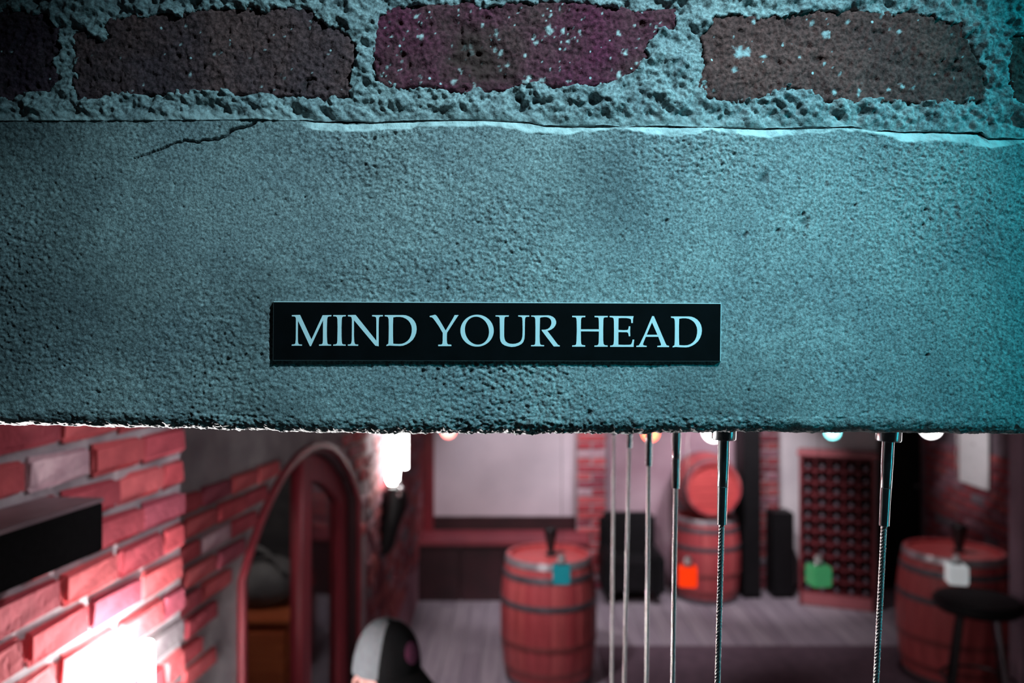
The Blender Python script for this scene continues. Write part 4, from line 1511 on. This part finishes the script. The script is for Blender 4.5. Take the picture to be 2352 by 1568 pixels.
# ------------------------------------------------------------------ hanging coloured glass cubes and globes
def glass_mat(name, col, e):
    m, nt, bs = nodes(name)
    bs.inputs['Base Color'].default_value = (*col, 1)
    bs.inputs['Roughness'].default_value = 0.15
    bs.inputs['Emission Color'].default_value = (*col, 1)
    bs.inputs['Emission Strength'].default_value = e
    return m


MAT_GLINT = mat('knob_glint_white', (0.85, 0.85, 0.86), (0.8, 0.8, 0.82), 0.08)  # white colour paints the highlight on the metal knobs
YC = 3.6
for px, py, s, col, e, nm in ((1290, 1316, 40, (0.02, 0.30, 0.36), 0.35, 'turquoise'), (1580, 1322, 42, (0.95, 0.045, 0.005), 0.8, 'orange-red'),
                              (1880, 1320, 44, (0.06, 0.32, 0.13), 0.45, 'green'), (2197, 1317, 42, (0.62, 0.66, 0.68), 0.4, 'white')):
    c = at(px, py, YC)
    sz = s / F * YC
    t = empty('pendant_lantern', c, R(rnd.uniform(-18, 22)))
    tag(t, nm + ' glass cube lantern hanging on a thin wire from the ceiling', 'lantern', 'cube lanterns hanging in a row')
    MB().box((0, 0, 0), (sz, sz, sz * 1.05)).build('glass_cube', glass_mat('lantern_' + nm.replace('-', '_'), col, e), t, bevel=0.006)
    MB().lathe([(0.022, sz * 0.52), (0.024, sz * 0.56), (0.018, sz * 0.62), (0.008, sz * 0.72), (0.004, sz * 0.80)], 20).build('cap', MAT_STEEL, t, True)
    MB().ball((0, 0, sz * 0.82), (0.019, 0.019, 0.021), 18, 12).build('cap_knob', MAT_GLINT, t, True)
    MB().tube([(0, 0, sz * 0.9), (0, 0, 2.75 - c.z)], 0.0011, 6).build('wire', MAT_STEEL, t)
for px, pyb, dia, Y, col, e, nm in ((1030, 1006, 34, 4.6, (1.0, 0.22, 0.18), 6, 'pale red globe bulb above the left edge of the window blind'),
                                    (1494, 1013, 38, 4.2, (1.0, 0.12, 0.05), 9, 'glowing orange-red globe bulb behind the cables'),
                                    (1640, 1015, 52, 4.0, (1.0, 0.95, 0.95), 9, 'glowing white globe bulb above the lying barrel'),
                                    (1912, 1008, 34, 4.6, (0.25, 0.95, 1.0), 5, 'pale cyan globe bulb above the wine rack'),
                                    (2138, 1005, 46, 4.4, (1.0, 0.95, 0.97), 9, 'glowing white globe bulb above the right-hand barrel')):
    rad = dia / 2 / F * Y
    c = at(px, pyb, Y) + Vector((0, 0, rad))
    t = empty('globe_bulb', c)
    tag(t, nm, 'bulb', 'coloured globe bulbs on wires')
    MB().ball((0, 0, 0), (rad, rad, rad), 24, 16).build('globe', mat('globe_%d' % px, col, col, 0.3, emit=col, estr=e), t, True)
    MB().lathe([(rad * 0.45, rad * 0.88), (rad * 0.45, rad * 1.5), (rad * 0.2, rad * 1.6)], 16).build('socket', MAT_BLACKMETAL, t, True)
    MB().tube([(0, 0, rad * 1.5), (0, 0, 2.75 - c.z)], 0.003, 6).build('wire', MAT_BLACKMETAL, t)


# ------------------------------------------------------------------ man in a cap at the foot of the stairs
MAT_SKIN = mat('skin', (0.66, 0.36, 0.31), (0.58, 0.29, 0.25), 0.5, scale=12)
MAT_JACKET = mat('dark_jacket', (0.03, 0.03, 0.035), (0.02, 0.02, 0.024), 0.85, scale=10)
MAT_TROUSER = mat('dark_trousers', (0.035, 0.037, 0.05), (0.025, 0.027, 0.035), 0.9, scale=10)
MAT_CAPF = mat('cap_black', (0.005, 0.0055, 0.006), (0.0035, 0.004, 0.0045), 0.9, spec=0.1, scale=60)
MAT_CAPB = mat('cap_grey', (0.125, 0.15, 0.16), (0.10, 0.12, 0.13), 0.85, scale=60, bump=0.2, bscale=300)
MAT_BADGE = mat('cap_badge_purple', (0.105, 0.018, 0.055), (0.075, 0.014, 0.045), 0.7, scale=120)
MAT_EYE = mat('eye_white', (0.8, 0.78, 0.76), (0.75, 0.72, 0.7), 0.2)
FACE = R(-40)
HC = Vector((0.05, 0, 1.440))
HM = Matrix.Translation(HC) @ Matrix.Rotation(R(6), 4, 'Y')      # head bowed forward
headw = Vector((PX(888, 2.3), 2.3, 0))
root = empty('person', headw - Matrix.Rotation(FACE, 3, 'Z') @ Vector((HC.x, 0, 0)), FACE)
tag(root, 'person in a black and grey cap, head bowed, walking to the right', 'person')


def remeshed(mb, name, m, parent, voxel, smooth=4):
    o = mb.build(name + '_raw', m)
    md = o.modifiers.new('r', 'REMESH')
    md.mode = 'VOXEL'
    md.voxel_size = voxel
    sm = o.modifiers.new('s', 'SMOOTH')
    sm.iterations = smooth
    sm.factor = 0.5
    bpy.context.view_layer.update()
    me = bpy.data.meshes.new_from_object(o.evaluated_get(bpy.context.evaluated_depsgraph_get()))
    bpy.data.objects.remove(o)
    me.polygons.foreach_set('use_smooth', [True] * len(me.polygons))
    me.name = name
    me.materials.clear()
    me.materials.append(m)
    return link(bpy.data.objects.new(name, me), parent)


def hp(x, y, z):
    return HM @ Vector((x, y, z))


HR = HM.to_3x3()
b = MB()
b.ball(hp(0, 0, 0.0), (0.098, 0.077, 0.105), 32, 20, HR)
b.ball(hp(0.028, 0, -0.075), (0.066, 0.060, 0.072), 28, 16, HR)
b.ball(hp(0.062, 0, -0.118), (0.028, 0.030, 0.022), 16, 10, HR)           # chin
b.ball(hp(0.078, 0, -0.012), (0.022, 0.052, 0.016), 16, 10, HR)           # brow
b.tube([hp(0.090, 0, -0.018), hp(0.104, 0, -0.045), hp(0.112, 0, -0.060), hp(0.094, 0, -0.070)], [0.009, 0.011, 0.014, 0.009], 10)
for sy in (-1, 1):
    b.ball(hp(0.096, sy * 0.011, -0.064), (0.010, 0.008, 0.007), 10, 8, HR)
    b.ball(hp(0.062, sy * 0.040, -0.058), (0.026, 0.022, 0.026), 14, 10, HR)   # cheek
b.ball(hp(0.086, 0, -0.090), (0.012, 0.024, 0.006), 14, 8, HR)
b.ball(hp(0.083, 0, -0.101), (0.012, 0.021, 0.007), 14, 8, HR)
for sy in (-1, 1):                                                          # ears: rim, lobe and bowl
    pts = []
    for k in range(9):
        a = R(-60 + 250 * k / 8)
        pts.append(hp(-0.018 - 0.017 * math.sin(a) * 1.0, sy * (0.081 + 0.006 * math.sin(a)), -0.045 + 0.026 * math.cos(a)))
    b.tube(pts, 0.0062, 8)
    b.ball(hp(-0.010, sy * 0.077, -0.045), (0.014, 0.006, 0.024), 12, 8, HR)
    b.ball(hp(-0.004, sy * 0.081, -0.073), (0.008, 0.006, 0.009), 10, 8, HR)
b.tube([(0.0, 0, 1.20), (0.005, 0, 1.28), hp(-0.015, 0, -0.06)], [0.066, 0.055, 0.056], 20)
b.ball((0, 0, 1.08), (0.105, 0.165, 0.19), 28, 18)
b.ball((0.005, 0, 0.92), (0.10, 0.14, 0.17), 28, 18)
b.ball((-0.005, 0, 0.81), (0.11, 0.155, 0.12), 28, 18)
ARM = {}
for sy in (-1, 1):
    fw = 0.10 if sy < 0 else -0.06
    sh = Vector((0, sy * 0.165, 1.195))
    el = Vector((-0.03 + fw * 0.4, sy * 0.215, 0.95))
    wr = Vector((0.06 + fw, sy * 0.205, 0.735))
    ARM[sy] = (sh, el, wr)
    b.ball(sh, (0.058, 0.055, 0.058), 16, 12)
    b.tube([sh, (sh + el) / 2, el, (el * 0.65 + wr * 0.35), wr], [0.050, 0.046, 0.038, 0.039, 0.026], 14)
    d = (wr - el).normalized()
    side = Vector((1, 0, 0))
    fwd = (side - d * side.dot(d)).normalized()
    out = d.cross(fwd)
    pc = wr + d * 0.048
    Mh = Matrix((d, fwd, out)).transposed()
    b.ball(pc, (0.052, 0.040, 0.016), 16, 10, Mh)
    for k, (off, ln) in enumerate(((0.029, 0.066), (0.010, 0.075), (-0.010, 0.070), (-0.029, 0.054))):
        p0 = pc + d * 0.034 + fwd * off
        cl = -out * sy * (1 if True else 0)
        b.tube([p0, p0 + d * ln * 0.45 + fwd * off * 0.18, p0 + d * ln * 0.75 + cl * 0.012 + fwd * off * 0.22, p0 + d * ln * 0.95 + cl * 0.028 + fwd * off * 0.22], [0.0088, 0.0084, 0.0078, 0.0066], 8)
    p0 = pc - d * 0.018 + fwd * 0.030
    b.tube([p0, p0 + fwd * 0.022 + d * 0.018, p0 + fwd * 0.030 + d * 0.046], [0.011, 0.0098, 0.0078], 8)
LEG = {}
for sy in (-1, 1):
    fw = -0.10 if sy < 0 else 0.14
    hip = Vector((0, sy * 0.082, 0.80))
    kn = Vector((0.03 + fw * 0.6, sy * 0.085, 0.44))
    an = Vector((-0.02 + fw, sy * 0.085, 0.085))
    LEG[sy] = (hip, kn, an)
    b.tube([hip, (hip + kn) / 2, kn, kn * 0.7 + an * 0.3, an], [0.088, 0.078, 0.056, 0.058, 0.038], 16)
    b.ball(an + Vector((0.05, 0, -0.048)), (0.115, 0.042, 0.034), 18, 12)
body = remeshed(b, 'body', MAT_SKIN, root, 0.0042, 3)
# clothes follow the same skeleton, a little larger
b = MB()
b.ball((0, 0, 1.08), (0.120, 0.182, 0.20), 28, 18)
b.ball((0.005, 0, 0.92), (0.116, 0.158, 0.19), 28, 18)
b.tube([(0, 0, 1.20), (0.002, 0, 1.265)], [0.095, 0.070], 20)
b.ball((-0.003, 0, 0.79), (0.124, 0.170, 0.07), 28, 12)
for sy in (-1, 1):
    sh, el, wr = ARM[sy]
    b.ball(sh, (0.070, 0.066, 0.070), 16, 12)
    b.tube([sh, (sh + el) / 2, el, el * 0.65 + wr * 0.35, wr], [0.064, 0.060, 0.053, 0.052, 0.040], 16)
remeshed(b, 'jacket', MAT_JACKET, root, 0.007, 4)
b = MB()
b.ball((-0.005, 0, 0.80), (0.120, 0.166, 0.115), 28, 18)
for sy in (-1, 1):
    hip, kn, an = LEG[sy]
    b.tube([hip, (hip + kn) / 2, kn, kn * 0.7 + an * 0.3, an + Vector((0, 0, 0.01))], [0.100, 0.092, 0.073, 0.072, 0.060], 16)
remeshed(b, 'trousers', MAT_TROUSER, root, 0.008, 4)
for sy in (-1, 1):
    an = LEG[sy][2]
    b = MB().ball(an + Vector((0.055, 0, -0.040)), (0.132, 0.050, 0.045), 20, 14)
    for v in b.v:
        v.z = max(v.z, 0.001)
    b.build('shoe', MAT_LEATHER, root, True)
    MB().ball(hp(0.082, sy * 0.031, -0.030), (0.011, 0.011, 0.011), 14, 10).build('eye', MAT_EYE, root, True)

# cap: grey back panels, black front panels, brim, button and badge
CA, CB, CC = 0.108, 0.088, 0.118


def dome(x0, x1, off):
    nu, nv = 40, 14
    V = []
    for j in range(nv + 1):
        ph = math.pi / 2 * j / nv
        for i in range(nu + 1):
            t = i / nu
            xx = (x0 + (x1 - x0) * t)
            V.append((xx, ph))
    return V


def cap_panel(name, a0, a1, m, parent, inset_=0.0):
    nu, nv = 28, 14
    vs, fs = [], []
    for sh_ in (0, 1):
        k = 1 - 0.018 * sh_ - inset_
        for j in range(nv + 1):
            ph = math.pi / 2 * j / nv
            rr = math.cos(ph) ** 0.82
            for i in range(nu + 1):
                th = a0 + (a1 - a0) * i / nu
                bulge = 1 + 0.05 * max(0, math.cos(th)) * math.sin(2 * ph)
                vs.append(hp(CA * k * rr * math.cos(th) * bulge, CB * k * rr * math.sin(th), 0.012 + CC * k * math.sin(ph) - (0.009 + 0.020 * (1 - math.cos(th))) * (1 - j / nv) ** 2))
    n = (nu + 1) * (nv + 1)
    for j in range(nv):
        for i in range(nu):
            a = j * (nu + 1) + i
            fs.append((a, a + 1, a + nu + 2, a + nu + 1))
            fs.append((n + a, n + a + nu + 1, n + a + nu + 2, n + a + 1))
    for i in range(nu):
        fs.append((i, n + i, n + i + 1, i + 1))
    for e in (0, nu):
        for j in range(nv):
            a = j * (nu + 1) + e
            fs.append((a, a + nu + 1, n + a + nu + 1, n + a))
    return MB().add(vs, fs).build(name, m, parent, True)


cap = MB().lathe([(0.010, 0.0), (0.010, 0.004), (0.006, 0.007)], 16, Matrix.Translation(hp(0, 0, 0.126)) @ HM.to_3x3().to_4x4()).build('cap', MAT_CAPF, root, True)
AF = R(62)
cap_panel('front_panel', -AF, AF, MAT_CAPF, cap)
cap_panel('back_panel', AF, 2 * math.pi - AF, MAT_CAPB, cap)
vs, fs = [], []
nu, nv = 24, 8
for s_ in (0, 1):
    for j in range(nv + 1):
        r_ = j / nv
        for i in range(nu + 1):
            th = -R(68) + 2 * R(68) * i / nu
            ext = 0.078 * r_ * math.cos(th * 0.95) ** 0.6
            x_ = CA * 0.985 * math.cos(th) + ext
            y_ = CB * 0.985 * math.sin(th) * (1 - 0.05 * r_)
            z_ = 0.010 - 0.020 * (1 - math.cos(th)) - 0.018 * r_ - 3.2 * y_ * y_ * r_ - 0.003 * s_
            vs.append(hp(x_, y_, z_))
n = (nu + 1) * (nv + 1)
for j in range(nv):
    for i in range(nu):
        a = j * (nu + 1) + i
        fs += [(a, a + 1, a + nu + 2, a + nu + 1), (n + a, n + a + nu + 1, n + a + nu + 2, n + a + 1)]
for i in range(nu):
    fs += [(i, n + i, n + i + 1, i + 1), (nv * (nu + 1) + i, nv * (nu + 1) + i + 1, n + nv * (nu + 1) + i + 1, n + nv * (nu + 1) + i)]
for e in (0, nu):
    for j in range(nv):
        a = j * (nu + 1) + e
        fs.append((a, a + nu + 1, n + a + nu + 1, n + a))
MB().add(vs, fs).build('brim', MAT_CAPF, cap, True)
# round badge lying on the front of the crown
vs, fs = [], []
for s_ in (0.0, 0.003):
    for j in range(5):
        for i in range(28):
            q_ = 2 * math.pi * i / 28
            dy, dz = 0.026 * (j / 4) * math.cos(q_), 0.028 * (j / 4) * math.sin(q_)
            ph = 0.50 + dz / CC * 1.15
            th = dy / CB
            rr = math.cos(ph) ** 0.82
            bulge = 1 + 0.05 * max(0, math.cos(th)) * math.sin(2 * ph)
            k = 1.004 + s_ * 9
            vs.append(hp(CA * k * rr * math.cos(th) * bulge, CB * k * rr * math.sin(th), 0.012 + CC * k * math.sin(ph)))
for b0 in (0, 140):
    for j in range(4):
        for i in range(28):
            i2 = (i + 1) % 28
            fs.append((b0 + j * 28 + i, b0 + j * 28 + i2, b0 + j * 28 + 28 + i2, b0 + j * 28 + 28 + i))
for i in range(28):
    i2 = (i + 1) % 28
    fs.append((112 + i, 112 + i2, 252 + i2, 252 + i))
MB().add(vs, fs).build('badge', MAT_BADGE, cap, True)
